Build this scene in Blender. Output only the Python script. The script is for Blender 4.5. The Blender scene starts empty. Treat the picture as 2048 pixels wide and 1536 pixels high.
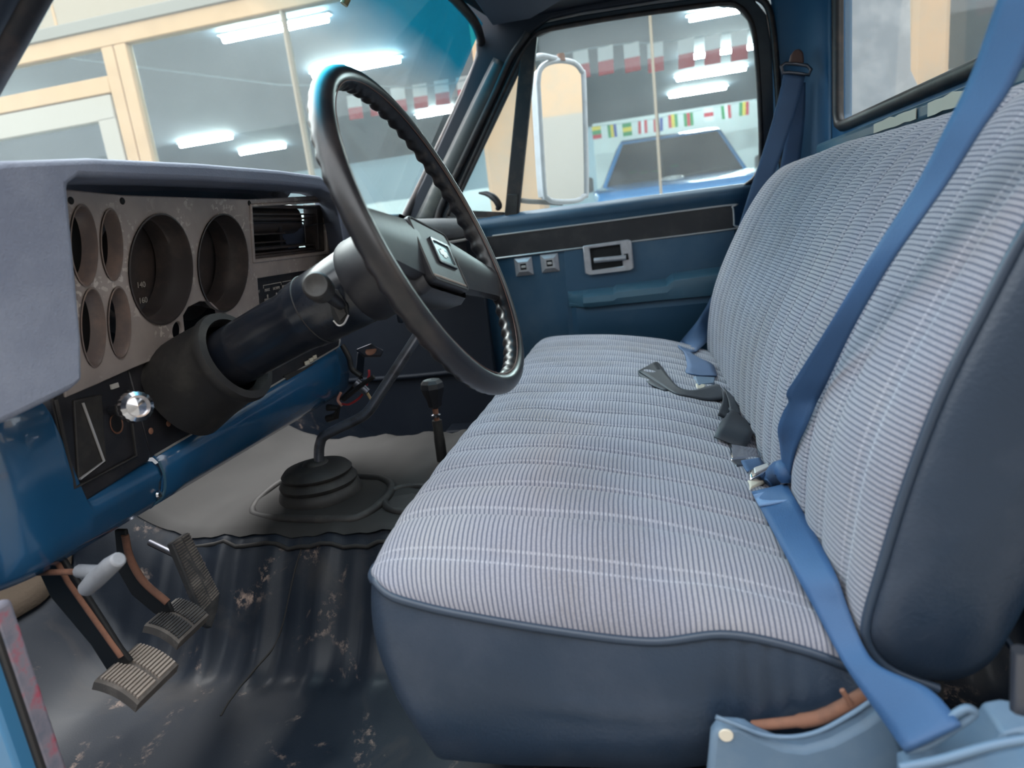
import bpy, bmesh, math, random
from mathutils import Vector, Matrix, noise

# ------------------------------------------------------------------ camera, sky, exposure
# world: X = across the cab towards the passenger, Y = forward, Z = up (cab floor at 0), metres
F = 1300.0; CX, CY = 1024.0, 768.0; VPX = (1278.0, 430.0)
AX = Vector((VPX[0]-CX, CY-VPX[1], F)).normalized()
_th = math.atan(0.1217); _n = (math.sin(_th), math.cos(_th))
_t = F*F / -((VPX[0]-CX)*_n[0] + (VPX[1]-CY)*_n[1])
AZ = Vector((-_t*_n[0], _t*_n[1], -F)).normalized()
AY = AZ.cross(AX)
if AY.x > 0: AY = -AY
CAM = Vector((-1.10, 0.0, 0.614))
def ray(px, py):
    c = Vector(((px-CX)/F, (CY-py)/F, 1.0)); return Vector((AX.dot(c), AY.dot(c), AZ.dot(c)))
def PX(px, py, x): r = ray(px, py); return CAM + r*((x-CAM.x)/r.x)
def PY(px, py, y): r = ray(px, py); return CAM + r*((y-CAM.y)/r.y)
def PZ(px, py, z): r = ray(px, py); return CAM + r*((z-CAM.z)/r.z)

sc = bpy.context.scene
COL = sc.collection
cam_d = bpy.data.cameras.new('camera'); cam = bpy.data.objects.new('camera', cam_d); COL.objects.link(cam)
_r = Vector((AX.x, AY.x, AZ.x)); _u = Vector((AX.y, AY.y, AZ.y)); _f = Vector((AX.z, AY.z, AZ.z))
cam.matrix_world = Matrix(((_r.x, _u.x, -_f.x, CAM.x), (_r.y, _u.y, -_f.y, CAM.y), (_r.z, _u.z, -_f.z, CAM.z), (0, 0, 0, 1)))
cam_d.sensor_width = 36.0; cam_d.lens = 36.0*F/2048.0; cam_d.clip_start = 0.02; cam_d.clip_end = 200
cam_d.dof.use_dof = True; cam_d.dof.focus_distance = 0.98; cam_d.dof.aperture_fstop = 5.0
sc.camera = cam
w = bpy.data.worlds.new('overcast_sky'); sc.world = w; w.use_nodes = True
_bg = w.node_tree.nodes['Background']; _bg.inputs[0].default_value = (0.93, 0.97, 1.0, 1); _bg.inputs[1].default_value = 2.6
# sun behind thin cloud, ahead of the truck and to its right
sun_d = bpy.data.lights.new('veiled_sun', 'SUN'); sun_d.energy = 6.0; sun_d.angle = math.radians(65); sun_d.color = (1.0, 0.98, 0.95)
sun = bpy.data.objects.new('veiled_sun', sun_d); COL.objects.link(sun); sun.location = (4, 5, 8)
sun.rotation_euler = Vector((0.80, 0.55, 0.95)).to_track_quat('Z', 'Y').to_euler()
sc.view_settings.view_transform = 'Standard'; sc.view_settings.look = 'None'
sc.view_settings.exposure = 0.7; sc.view_settings.gamma = 1.0; sc.view_settings.use_curve_mapping = False
sc.cycles.use_denoising = True
sc.cycles.max_bounces = 10; sc.cycles.transparent_max_bounces = 24; sc.cycles.sample_clamp_indirect = 6.0
random.seed(4)

# ------------------------------------------------------------------ materials
def lin(c):
    f = lambda v: (v/255/12.92) if v/255 <= 0.04045 else ((v/255+0.055)/1.055)**2.4
    return (f(c[0]), f(c[1]), f(c[2]), 1)
class NT:
    def __init__(s, name):
        s.m = bpy.data.materials.new(name); s.m.use_nodes = True; s.t = s.m.node_tree
        s.b = s.t.nodes['Principled BSDF']; s.out = s.t.nodes['Material Output']
    def n(s, typ, **k):
        nd = s.t.nodes.new(typ)
        for a, v in k.items():
            if a.startswith('i_'): nd.inputs[a[2:].replace('_', ' ')].default_value = v
            else: setattr(nd, a, v)
        return nd
    def l(s, a, b): s.t.links.new(a, b)
    def obj(s): return s.n('ShaderNodeTexCoord').outputs['Object']
    def noise(s, scale, detail=4, vec=None, rough=0.55, dist=0.0):
        nd = s.n('ShaderNodeTexNoise'); nd.inputs['Scale'].default_value = scale; nd.inputs['Detail'].default_value = detail
        nd.inputs['Roughness'].default_value = rough; nd.inputs['Distortion'].default_value = dist
        s.l(vec or s.obj(), nd.inputs['Vector']); return nd.outputs['Fac']
    def ramp(s, fac, stops):
        r = s.n('ShaderNodeValToRGB'); e = r.color_ramp.elements
        while len(e) < len(stops): e.new(0.5)
        for q, (p, c) in zip(e, stops): q.position = p; q.color = c if len(c) == 4 else lin(c)
        s.l(fac, r.inputs[0]); return r.outputs[0]
    def mix(s, fac, a, b):
        m = s.n('ShaderNodeMix', data_type='RGBA')
        for sock, v in ((m.inputs[0], fac), (m.inputs[6], a), (m.inputs[7], b)):
            if hasattr(v, 'links'): s.l(v, sock)
            else: sock.default_value = v
        return m.outputs[2]
    def math(s, op, a, b=None):
        m = s.n('ShaderNodeMath', operation=op)
        for i, v in enumerate((a, b)):
            if v is None: continue
            if hasattr(v, 'links'): s.l(v, m.inputs[i])
            else: m.inputs[i].default_value = v
        return m.outputs[0]
    def bump(s, h, strength, dist=0.01):
        b = s.n('ShaderNodeBump'); b.inputs['Strength'].default_value = strength; b.inputs['Distance'].default_value = dist
        s.l(h, b.inputs['Height']); s.l(b.outputs[0], s.b.inputs['Normal'])
def mat(name, col, rough=0.5, metal=0.0, dust=None, dust_amt=0.0, dscale=9.0, grain=0.0, gscale=400.0, var=0.0, spec=0.5, coat=0.0):
    """one colour, optionally with irregular dust or wear and a fine grain"""
    s = NT(name); b = s.b
    b.inputs['Roughness'].default_value = rough; b.inputs['Metallic'].default_value = metal
    b.inputs['Specular IOR Level'].default_value = spec; b.inputs['Coat Weight'].default_value = coat
    c = lin(col)
    if var:
        k = s.noise(6.0, 5); lo = tuple(v*(1-var) for v in c[:3])+(1,); hi = tuple(min(1, v*(1+var)) for v in c[:3])+(1,)
        cc = s.ramp(k, [(0.3, lo), (0.7, hi)])
    else: cc = c
    if dust:
        k = s.noise(dscale, 8, rough=0.65)
        m = s.ramp(k, [(0.48, (0, 0, 0, 1)), (0.78, (dust_amt,)*3+(1,))])
        cc = s.mix(m, cc, lin(dust))
    if hasattr(cc, 'links'): s.l(cc, b.inputs['Base Color'])
    else: b.inputs['Base Color'].default_value = cc
    if grain: s.bump(s.noise(gscale, 3), grain, 0.002)
    return s.m
M = {}
M['navy_paint'] = mat('navy_paint', (32, 80, 118), 0.2, dust=(92, 96, 104), dust_amt=0.22, coat=0.5, var=0.1)
M['teal_panel'] = mat('teal_panel', (46, 78, 102), 0.5, dust=(110, 122, 132), dust_amt=0.22, dscale=7, grain=0.15, gscale=900)
M['teal_paint'] = mat('teal_paint', (60, 92, 110), 0.28, dust=(100, 122, 132), dust_amt=0.3)
M['pillar_blue'] = mat('pillar_blue', (30, 84, 122), 0.5, dust=(70, 110, 130), dust_amt=0.3, dscale=4)
M['dark_navy'] = mat('dark_navy', (18, 28, 42), 0.6, dust=(40, 48, 58), dust_amt=0.4)
M['pad'] = mat('dash_pad', (116, 122, 140), 0.75, dust=(160, 166, 180), dust_amt=0.5, dscale=6, grain=0.35, gscale=350)
M['pad_dusty'] = mat('dash_pad_dusty', (84, 84, 88), 0.8, dust=(120, 118, 116), dust_amt=0.6, dscale=5, grain=0.3, gscale=350)
M['black'] = mat('black_plastic', (30, 30, 35), 0.45, dust=(88, 82, 80), dust_amt=0.35, dscale=14)
M['gloss_black'] = mat('gloss_black', (22, 26, 34), 0.24, dust=(80, 74, 72), dust_amt=0.3, dscale=16)
M['rim_black'] = mat('rim_black', (24, 24, 28), 0.33, dust=(74, 64, 60), dust_amt=0.45, dscale=18)
M['deep'] = mat('deep_black', (10, 11, 14), 0.7)
M['rubber'] = mat('rubber', (38, 36, 36), 0.6, dust=(86, 82, 76), dust_amt=0.5, dscale=20)
M['seal'] = mat('seal_rubber', (24, 24, 28), 0.5, dust=(104, 82, 70), dust_amt=0.4, dscale=25)
def m_bezel():
    s = NT('worn_bezel'); s.b.inputs['Roughness'].default_value = 0.45; s.b.inputs['Metallic'].default_value = 0.15
    c = s.ramp(s.noise(14, 6), [(0.3, (140, 130, 127)), (0.75, (172, 160, 154))])
    k = s.ramp(s.noise(150, 2, rough=0.4), [(0.575, (0, 0, 0, 1)), (0.605, (1, 1, 1, 1))])
    k2 = s.ramp(s.noise(16, 2), [(0.47, (0, 0, 0, 1)), (0.60, (0.9, 0.9, 0.9, 1))])
    s.l(s.mix(s.math('MULTIPLY', k, k2), c, lin((196, 186, 180))), s.b.inputs['Base Color']); return s.m
M['bezel'] = m_bezel()
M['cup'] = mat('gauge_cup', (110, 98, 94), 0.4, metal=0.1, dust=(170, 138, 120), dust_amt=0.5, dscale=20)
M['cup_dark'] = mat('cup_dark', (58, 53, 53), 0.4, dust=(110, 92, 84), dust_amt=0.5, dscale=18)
M['silver_plate'] = mat('silver_plate', (176, 174, 178), 0.32, metal=0.35, dust=(130, 120, 120), dust_amt=0.6, dscale=35)
M['frame_dark'] = mat('frame_dark', (24, 40, 52), 0.45, dust=(60, 78, 88), dust_amt=0.4)
M['chrome'] = mat('chrome', (205, 205, 210), 0.16, metal=1.0, dust=(120, 110, 105), dust_amt=0.5, dscale=40)
M['steel'] = mat('worn_steel', (96, 98, 106), 0.3, metal=0.85, dust=(70, 62, 58), dust_amt=0.6, dscale=30)
M['lever'] = mat('lever_steel', (118, 120, 128), 0.3, metal=0.75, dust=(70, 64, 62), dust_amt=0.7, dscale=40)
M['rust'] = mat('rust', (128, 88, 70), 0.85, dust=(70, 52, 46), dust_amt=0.8, dscale=45, var=0.3)
M['pedal_rubber'] = mat('pedal_rubber', (86, 80, 76), 0.75, dust=(150, 140, 132), dust_amt=0.7, dscale=30)
M['pedal_rib'] = mat('pedal_rib', (158, 146, 136), 0.7, dust=(110, 100, 94), dust_amt=0.6, dscale=30)
M['pedal_dark'] = mat('pedal_dark', (56, 56, 58), 0.7, dust=(104, 100, 96), dust_amt=0.7, dscale=30)
M['grey_handle'] = mat('grey_handle', (140, 142, 148), 0.5, dust=(104, 104, 108), dust_amt=0.5, dscale=40)
M['silver'] = mat('silver_trim', (196, 192, 190), 0.35, metal=0.5)
M['vinyl'] = mat('seat_vinyl', (31, 45, 62), 0.4, dust=(84, 88, 100), dust_amt=0.35, dscale=5, grain=0.25, gscale=260, var=0.08)
M['piping'] = mat('seat_piping', (44, 56, 72), 0.4)
M['belt'] = mat('belt_blue', (44, 78, 118), 0.55, grain=0.3, gscale=900, var=0.12)
M['belt_dull'] = mat('belt_dull_blue', (62, 88, 122), 0.6, grain=0.3, gscale=900, var=0.15)
M['belt_black'] = mat('belt_black', (36, 42, 50), 0.5, grain=0.3, gscale=900)
M['cover'] = mat('belt_cover', (88, 110, 132), 0.5, dust=(120, 136, 150), dust_amt=0.5, dscale=14)
M['cream'] = mat('cream', (206, 196, 178), 0.5)
M['wire_red'] = mat('wire_red', (170, 50, 56), 0.4); M['wire_black'] = mat('wire_black', (26, 24, 24), 0.5); M['wire_tan'] = mat('wire_tan', (176, 150, 110), 0.5)
M['brown'] = mat('guide_brown', (92, 66, 60), 0.6)
M['yellow_grey'] = mat('stalk_metal', (120, 110, 80), 0.4, metal=0.6)
def m_fabric(name, period):
    """striped corduroy-like cloth: UV is in metres, v runs across the stripes, u along them"""
    s = NT(name); s.b.inputs['Roughness'].default_value = 0.95; s.b.inputs['Sheen Weight'].default_value = 0.25; s.b.inputs['Specular IOR Level'].default_value = 0.15
    uv = s.n('ShaderNodeUVMap'); sep = s.n('ShaderNodeSeparateXYZ'); s.l(uv.outputs[0], sep.inputs[0])
    u, v = sep.outputs[0], sep.outputs[1]
    wob = s.math('MULTIPLY', s.math('SUBTRACT', s.noise(40, 2), 0.5), 0.0016)
    ph = s.math('FRACT', s.math('DIVIDE', s.math('ADD', v, wob), period))
    tri = s.math('ABSOLUTE', s.math('SUBTRACT', ph, 0.5))            # 0 mid .. 0.5 at the line
    line = s.ramp(tri, [(0.27, (0, 0, 0, 1)), (0.44, (0.9, 0.9, 0.9, 1))])
    weave = s.noise(700, 2)
    blot = s.ramp(s.noise(3.5, 6, rough=0.6), [(0.30, (116, 110, 110)), (0.5, (130, 130, 140)), (0.7, (144, 142, 144))])
    base = s.mix(s.ramp(weave, [(0.35, (0, 0, 0, 1)), (0.7, (0.35, 0.35, 0.35, 1))]), blot, lin((166, 166, 176)))
    # pairs of pale stitches beside every seam
    pu = s.math('FRACT', s.math('DIVIDE', u, 0.06)); d = s.math('ABSOLUTE', s.math('SUBTRACT', pu, 0.5))
    st = s.ramp(s.math('ABSOLUTE', s.math('SUBTRACT', d, 0.40)), [(0.014, (0.5, 0.5, 0.5, 1)), (0.026, (0, 0, 0, 1))])
    dash = s.ramp(s.math('FRACT', s.math('DIVIDE', v, 0.004)), [(0.55, (1, 1, 1, 1)), (0.6, (0, 0, 0, 1))])
    c = s.mix(line, base, lin((66, 74, 94)))
    c = s.mix(s.math('MULTIPLY', st, dash), c, lin((172, 172, 180)))
    s.l(c, s.b.inputs['Base Color'])
    h = s.math('SUBTRACT', s.math('MULTIPLY', weave, 0.4), line); s.bump(h, 0.5, 0.0012); return s.m
M['fabric'] = m_fabric('striped_cloth', 0.0050)
def m_mat():
    s = NT('floor_vinyl'); s.b.inputs['Coat Weight'].default_value = 0.06; s.b.inputs['Specular IOR Level'].default_value = 0.2; s.b.inputs['Coat Roughness'].default_value = 0.2
    o = s.obj(); k = s.noise(4.5, 9, rough=0.62, dist=0.6)
    c = s.ramp(k, [(0.35, (19, 26, 36)), (0.55, (29, 35, 44)), (0.75, (60, 58, 58))])
    # pale grit that lies scattered on the flat floor
    g = s.ramp(s.noise(70, 6, rough=0.7), [(0.50, (0, 0, 0, 1)), (0.60, (1, 1, 1, 1))])
    g2 = s.ramp(s.noise(9, 4, rough=0.6, dist=1.5), [(0.57, (0, 0, 0, 1)), (0.70, (0.8, 0.8, 0.8, 1))])
    c = s.mix(s.math('MULTIPLY', g, g2), c, lin((150, 130, 118)))
    s.l(c, s.b.inputs['Base Color'])
    s.l(s.ramp(k, [(0.3, (0.30,)*3+(1,)), (0.7, (0.6,)*3+(1,))]), s.b.inputs['Roughness'])
    s.bump(s.noise(600, 2), 0.12, 0.001); return s.m
M['mat'] = m_mat()
M['tunnel_top'] = mat('tunnel_vinyl', (30, 28, 27), 0.75, dust=(48, 45, 42), dust_amt=0.5, dscale=8)
M['tan_felt'] = mat('tan_felt', (84, 72, 60), 0.95, grain=0.4, gscale=200, var=0.2)
def m_glass(name, tint, dust, refl=0.5, band=None, dcol=(196, 208, 210), dscale=3.0):
    s = NT(name); t = s.t; t.nodes.remove(s.b)
    tr = s.n('ShaderNodeBsdfTransparent'); tr.inputs[0].default_value = tint
    if band:
        sep = s.n('ShaderNodeSeparateXYZ'); s.l(s.obj(), sep.inputs[0])
        z = s.math('ADD', sep.outputs[2], s.math('MULTIPLY', s.noise(9, 3), 0.03))
        mr = s.n('ShaderNodeMapRange'); mr.inputs[1].default_value = band[0]; mr.inputs[2].default_value = band[1]; s.l(z, mr.inputs[0])
        bcol = s.mix(mr.outputs[0], tint, band[2]); s.l(bcol, tr.inputs[0])
        dcolb = s.mix(mr.outputs[0], lin(dcol), tuple(a*b for a, b in zip(band[2][:3], lin(dcol)[:3]))+(1,))
    df = s.n('ShaderNodeBsdfDiffuse'); df.inputs[0].default_value = lin(dcol)
    tl = s.n('ShaderNodeBsdfTranslucent'); tl.inputs[0].default_value = lin(dcol)
    if band: s.l(dcolb, df.inputs[0]); s.l(dcolb, tl.inputs[0])
    dd = s.n('ShaderNodeMixShader'); dd.inputs[0].default_value = 0.6; s.l(df.outputs[0], dd.inputs[1]); s.l(tl.outputs[0], dd.inputs[2])
    k = s.ramp(s.noise(dscale, 7, rough=0.65), [(0.25, (dust*0.55,)*3+(1,)), (0.75, (dust*1.35,)*3+(1,))])
    m1 = s.n('ShaderNodeMixShader'); s.l(k, m1.inputs[0]); s.l(tr.outputs[0], m1.inputs[1]); s.l(dd.outputs[0], m1.inputs[2])
    gl = s.n('ShaderNodeBsdfGlossy'); gl.inputs['Roughness'].default_value = 0.02
    lw = s.n('ShaderNodeLayerWeight'); lw.inputs[0].default_value = 0.5
    fr = s.math('ADD', 0.042, s.math('MULTIPLY', s.math('POWER', lw.outputs['Facing'], 4.0), 0.9))
    m2 = s.n('ShaderNodeMixShader'); s.l(s.math('MULTIPLY', fr, refl), m2.inputs[0]); s.l(m1.outputs[0], m2.inputs[1]); s.l(gl.outputs[0], m2.inputs[2])
    s.l(m2.outputs[0], s.out.inputs[0]); return s.m
M['windshield'] = m_glass('windshield_glass', (0.88, 0.97, 0.97, 1), 0.095, 0.5, band=(0.98, 1.08, (0.02, 0.42, 0.66, 1)))
M['side_glass'] = m_glass('side_glass', (0.88, 0.97, 0.98, 1), 0.15, 0.5, dscale=6)
M['rear_glass'] = m_glass('rear_glass', (0.92, 0.96, 0.97, 1), 0.16, 0.5, dscale=4)
M['shop_glass'] = m_glass('shop_glass', (0.86, 0.95, 0.97, 1), 0.05, 1.0)
M['mirror'] = mat('mirror_glass', (226, 228, 230), 0.03, metal=1.0)
M['mirror_shell'] = mat('mirror_shell', (190, 196, 204), 0.4, dust=(130, 124, 120), dust_amt=0.5, dscale=30)
def emit(name, col, st):
    s = NT(name); s.b.inputs['Emission Color'].default_value = col; s.b.inputs['Emission Strength'].default_value = st; return s.m
M['tube_light'] = emit('tube_light', (0.90, 1.0, 0.98, 1), 150.0)
M['cream_wall'] = mat('cream_wall', (160, 147, 130), 0.7, dust=(150, 138, 120), dust_amt=0.4, dscale=1.5)
M['tan_frame'] = mat('tan_frame', (186, 152, 114), 0.5, dust=(164, 132, 96), dust_amt=0.5, dscale=5)
M['white_frame'] = mat('white_frame', (164, 156, 144), 0.5)
M['peach'] = mat('peach_plaster', (178, 150, 120), 0.8, dust=(150, 142, 126), dust_amt=0.7, dscale=4)
M['show_grey'] = mat('showroom_grey', (168, 188, 200), 0.8)
M['show_white'] = mat('showroom_white', (214, 222, 222), 0.6)
M['show_floor'] = mat('showroom_floor', (150, 156, 158), 0.35)
M['concrete'] = mat('concrete', (112, 110, 106), 0.9, var=0.15)
M['car_blue'] = mat('car_blue', (60, 140, 206), 0.25, coat=0.6)
M['car_glass'] = mat('car_glass', (18, 24, 34), 0.2, spec=0.15)
M['car_dark'] = mat('car_dark', (24, 26, 30), 0.5)
M['board'] = mat('grey_board', (126, 132, 138), 0.7, dust=(176, 178, 180), dust_amt=0.7, dscale=7)
M['print'] = mat('print_white', (178, 172, 166), 0.6)
for k_, c_ in dict(red=(196, 40, 60), white=(232, 234, 236), green=(40, 140, 80), yellow=(226, 200, 60), blue=(40, 70, 150), grey=(150, 166, 172)).items():
    M['flag_'+k_] = mat('flag_'+k_, c_, 0.8)

# ------------------------------------------------------------------ mesh helpers
def tagp(o, label=None, cat=None, group=None, kind=None):
    for k, v in (('label', label), ('category', cat), ('group', group), ('kind', kind)):
        if v: o[k] = v
    return o
def thing(name, loc, label, cat, group=None, kind=None):
    o = bpy.data.objects.new(name, None); COL.objects.link(o); o.location = loc; o.empty_display_size = 0.05
    return tagp(o, label, cat, group, kind)
def put(name, me, m, parent=None, smooth=35, bevel=0.0, seg=2, solid=0.0, subsurf=0):
    o = bpy.data.objects.new(name, me); COL.objects.link(o)
    if m is not None: me.materials.append(m)
    if smooth:
        me.shade_smooth(); me.set_sharp_from_angle(angle=math.radians(smooth))
    if parent is not None:
        o.parent = parent
        if parent.type == 'EMPTY': o.matrix_parent_inverse = Matrix.Translation(parent.location).inverted()
    if solid: d = o.modifiers.new('thickness', 'SOLIDIFY'); d.thickness = solid; d.offset = 0
    if subsurf: d = o.modifiers.new('subdivision', 'SUBSURF'); d.levels = d.render_levels = subsurf
    if bevel: d = o.modifiers.new('bevel', 'BEVEL'); d.width = bevel; d.segments = seg; d.limit_method = 'ANGLE'; d.angle_limit = math.radians(30); d.harden_normals = False
    return o
def mesh(verts, faces, uvs=None):
    me = bpy.data.meshes.new('mesh'); me.from_pydata([tuple(v) for v in verts], [], faces); me.update()
    if uvs:
        l = me.uv_layers.new(name='UVMap')
        for lp in me.loops: l.data[lp.index].uv = uvs[lp.vertex_index]
    return me
def frombm(bm):
    bmesh.ops.recalc_face_normals(bm, faces=bm.faces); me = bpy.data.meshes.new('mesh'); bm.to_mesh(me); bm.free(); return me
def grid(rows, close_u=False, close_v=False, uvs=None):
    """rows: list of equally long lists of points"""
    n, k = len(rows), len(rows[0]); v = [p for r in rows for p in r]; f = []
    for i in range(n if close_u else n-1):
        for j in range(k if close_v else k-1):
            a, b = i*k+j, i*k+(j+1) % k; c, d = ((i+1) % n)*k+(j+1) % k, ((i+1) % n)*k+j
            f.append((a, b, c, d))
    return mesh(v, f, [q for r in uvs for q in r] if uvs else None)
def fixn(me):
    bm = bmesh.new(); bm.from_mesh(me); bmesh.ops.recalc_face_normals(bm, faces=bm.faces); bm.to_mesh(me); bm.free(); return me
def crom(pts, n=8):
    """Catmull-Rom through points (Vectors or tuples of any length)"""
    pts = [Vector(p) for p in pts]; out = []
    P = [pts[0]*2-pts[1]]+pts+[pts[-1]*2-pts[-2]]
    for i in range(1, len(P)-2):
        a, b, c, d = P[i-1], P[i], P[i+1], P[i+2]
        for j in range(n):
            t = j/n; out.append(0.5*((2*b)+(c-a)*t+(2*a-5*b+4*c-d)*t*t+(3*b-a-3*c+d)*t**3))
    out.append(pts[-1]); return out
def lerp_curve(pts, x):
    if x <= pts[0][0]: return pts[0][1]
    for (a, b), (c, d) in zip(pts, pts[1:]):
        if x <= c: return b+(d-b)*(x-a)/(c-a)
    return pts[-1][1]
def tube_mesh(path, r, seg=10, closed=False, caps=True):
    path = [Vector(p) for p in path]; n = len(path); rows = []; up = None
    for i, p in enumerate(path):
        t = (path[(i+1) % n]-path[i-1]) if closed else (path[min(i+1, n-1)]-path[max(i-1, 0)])
        t.normalize()
        if up is None: up = t.orthogonal().normalized()
        up = (up-t*up.dot(t)).normalized(); s = t.cross(up)
        rr = r[i] if isinstance(r, (list, tuple)) else r
        rows.append([p+(up*math.cos(a)+s*math.sin(a))*rr for a in [2*math.pi*k/seg for k in range(seg)]])
    me = grid(rows, close_u=closed, close_v=True)
    if caps and not closed:
        bm = bmesh.new(); bm.from_mesh(me); bm.verts.ensure_lookup_table()
        bm.faces.new([bm.verts[k] for k in range(seg)]); bm.faces.new([bm.verts[(n-1)*seg+k] for k in range(seg)])
        return frombm(bm)
    return fixn(me)
def tube(name, path, r, m, parent=None, seg=10, closed=False, smooth=50, **k):
    return put(name, tube_mesh(path, r, seg, closed), m, parent, smooth, **k)
class Fr:
    def __init__(s, o, a, b, c): s.o, s.a, s.b, s.c = Vector(o), Vector(a), Vector(b), Vector(c)
    def __call__(s, x, y, z): return s.o+s.a*x+s.b*y+s.c*z
WORLD = Fr((0, 0, 0), (1, 0, 0), (0, 1, 0), (0, 0, 1))
def box_bm(bm, fr, x0, x1, y0, y1, z0, z1):
    v = [bm.verts.new(fr(x, y, z)) for x in (x0, x1) for y in (y0, y1) for z in (z0, z1)]
    for f in ((0, 1, 3, 2), (4, 6, 7, 5), (0, 4, 5, 1), (2, 3, 7, 6), (0, 2, 6, 4), (1, 5, 7, 3)): bm.faces.new([v[i] for i in f])
def box(name, fr, x0, x1, y0, y1, z0, z1, m, parent=None, bevel=0.0, seg=2):
    bm = bmesh.new(); box_bm(bm, fr, x0, x1, y0, y1, z0, z1); return put(name, frombm(bm), m, parent, 35, bevel, seg)
def boxes(name, fr, lst, m, parent=None, bevel=0.0):
    bm = bmesh.new()
    for b in lst: box_bm(bm, fr, *b)
    return put(name, frombm(bm), m, parent, 35, bevel)
def plate(name, outer, holes, ext, m, parent=None, bevel=0.0, seg=2, smooth=35):
    """flat outline with holes (lists of 3D points), pushed along ext"""
    bm = bmesh.new(); edges = []
    for loop in [outer]+list(holes):
        vs = [bm.verts.new(p) for p in loop]
        edges += [bm.edges.new((vs[i], vs[(i+1) % len(vs)])) for i in range(len(vs))]
    bmesh.ops.triangle_fill(bm, use_beauty=True, edges=edges)
    r = bmesh.ops.extrude_face_region(bm, geom=bm.faces[:])
    bmesh.ops.translate(bm, vec=ext, verts=[g for g in r['geom'] if isinstance(g, bmesh.types.BMVert)])
    return put(name, frombm(bm), m, parent, smooth, bevel, seg)
def plateX(name, pts, x, th, m, parent=None, holes=(), bevel=0.0):
    return plate(name, [PX(a, b, x) for a, b in pts], [[PX(a, b, x) for a, b in h] for h in holes], Vector((th, 0, 0)), m, parent, bevel)
def lathe_mesh(fr, prof, seg=32, sx=1.0, sy=1.0):
    """profile of (radius, height) turned about the frame's c axis"""
    rows = [[fr(r*sx*math.cos(2*math.pi*k/seg), r*sy*math.sin(2*math.pi*k/seg), h) for k in range(seg)] for r, h in prof]
    return fixn(grid(rows, close_v=True))
def lathe(name, fr, prof, m, parent=None, seg=32, smooth=40, **k): return put(name, lathe_mesh(fr, prof, seg, **k), m, parent, smooth)
def ribbon(name, L, R, m, parent=None, n=8, th=0.0018, across=5, sag=0.0):
    """webbing between two edge curves"""
    L, R = crom(L, n), crom(R, n)
    rows = []
    for a, b in zip(L, R):
        rows.append([a.lerp(b, k/across) for k in range(across+1)])
    return put(name, grid(rows), m, parent, 60, solid=th)
def curveX(pts, x, n=6): return crom([PX(a, b, x) for a, b in pts], n)
def text(name, s, fr, size, m, parent, align='CENTER'):
    cu = bpy.data.curves.new('text', 'FONT'); cu.body = s; cu.size = size; cu.align_x = align; cu.align_y = 'CENTER'; cu.extrude = 0.0003
    o = bpy.data.objects.new('text', cu); COL.objects.link(o); dg = bpy.context.evaluated_depsgraph_get()
    me = bpy.data.meshes.new_from_object(o.evaluated_get(dg)); bpy.data.objects.remove(o)
    for v in me.vertices: v.co = fr(v.co.x, v.co.y, v.co.z)
    return put(name, me, m, parent, 0)
V = Vector

# ================================================================== THE CAB SHELL
def struct(o): o['kind'] = 'structure'; return o
def sstep(a, b, x): t = min(1, max(0, (x-a)/(b-a))); return t*t*(3-2*t)
def floor_h(x, y):
    d = abs(x-0.05); s = 1-sstep(0.235, 0.40, d)
    ht = 0.172+0.10*sstep(0.78, 1.05, y)
    t = ht*s
    toe = 0.045*math.log(1+math.exp((y-0.87)*1.15/0.045))-0.002
    if toe < 0: toe = 0.0
    h = max(t, toe)+0.25*min(t, toe)
    side = max(0.0, 1-abs(d-0.325)/0.105)                       # loose vinyl hanging over the hump's flank
    wr = 0.010*side*(math.sin(y*62+3*noise.noise((x*2, y*5, 0)))+0.6*math.sin(y*131+1.3))
    lo = 0.004*noise.noise((x*5, y*5, 2.0))+0.0022*noise.noise((x*14, y*11, 5.0))
    return h+wr*(1 if y < 0.85 else 0.3)+lo
nx, ny = 150, 150
rows = []
for i in range(nx+1):
    x = -0.70+1.50*i/nx
    rows.append([(x, -0.52+1.66*j/ny, floor_h(x, -0.52+1.66*j/ny)) for j in range(ny+1)])
flo = struct(put('floor', fixn(grid(rows)), M['mat'], None, 0)); flo.data.shade_smooth()
# raised seam of the hump's flap
tube('hump_seam', [(-0.215+0.006*math.sin(y*9), y, floor_h(-0.215, y)+0.001) for y in [0.30+0.02*k for k in range(26)]], 0.0035, M['tunnel_top'], flo)
_cr = crom([V((-0.215, 0.575, 0)), V((-0.26, 0.59, 0)), V((-0.30, 0.605, 0)), V((-0.345, 0.628, 0)), V((-0.385, 0.632, 0)), V((-0.42, 0.625, 0))], 8)
tube('vinyl_crease', [V((p.x, p.y, floor_h(p.x, p.y)-0.0002)) for p in _cr], 0.0017, M['tunnel_top'], flo, 6)
# grey-brown cover over the front of the hump
rows = []
for i in range(41):
    x = -0.205+0.54*i/40
    rows.append([(x, 0.30+0.82*j/60, floor_h(x, 0.30+0.82*j/60)+0.004+0.004*noise.noise((x*7, j*0.22, 1))+0.005*abs(noise.noise((x*5+j*0.12, j*0.10-x*4, 4)))) for j in range(61)])
put('tunnel_cover', fixn(grid(rows)), M['tunnel_top'], flo, 0).data.shade_smooth()
wf = struct(box('wall_front', WORLD, -0.70, 0.82, 1.10, 1.14, -0.02, 0.70, M['dark_navy']))
put('felt_strip', fixn(grid([[(x, 0.975+0.13*j/6, floor_h(x, 0.975+0.13*j/6)+0.006) for j in range(7)] for x in [-0.69+0.01*k for k in range(48)]])), M['tan_felt'], flo, 60, solid=0.006)

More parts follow.
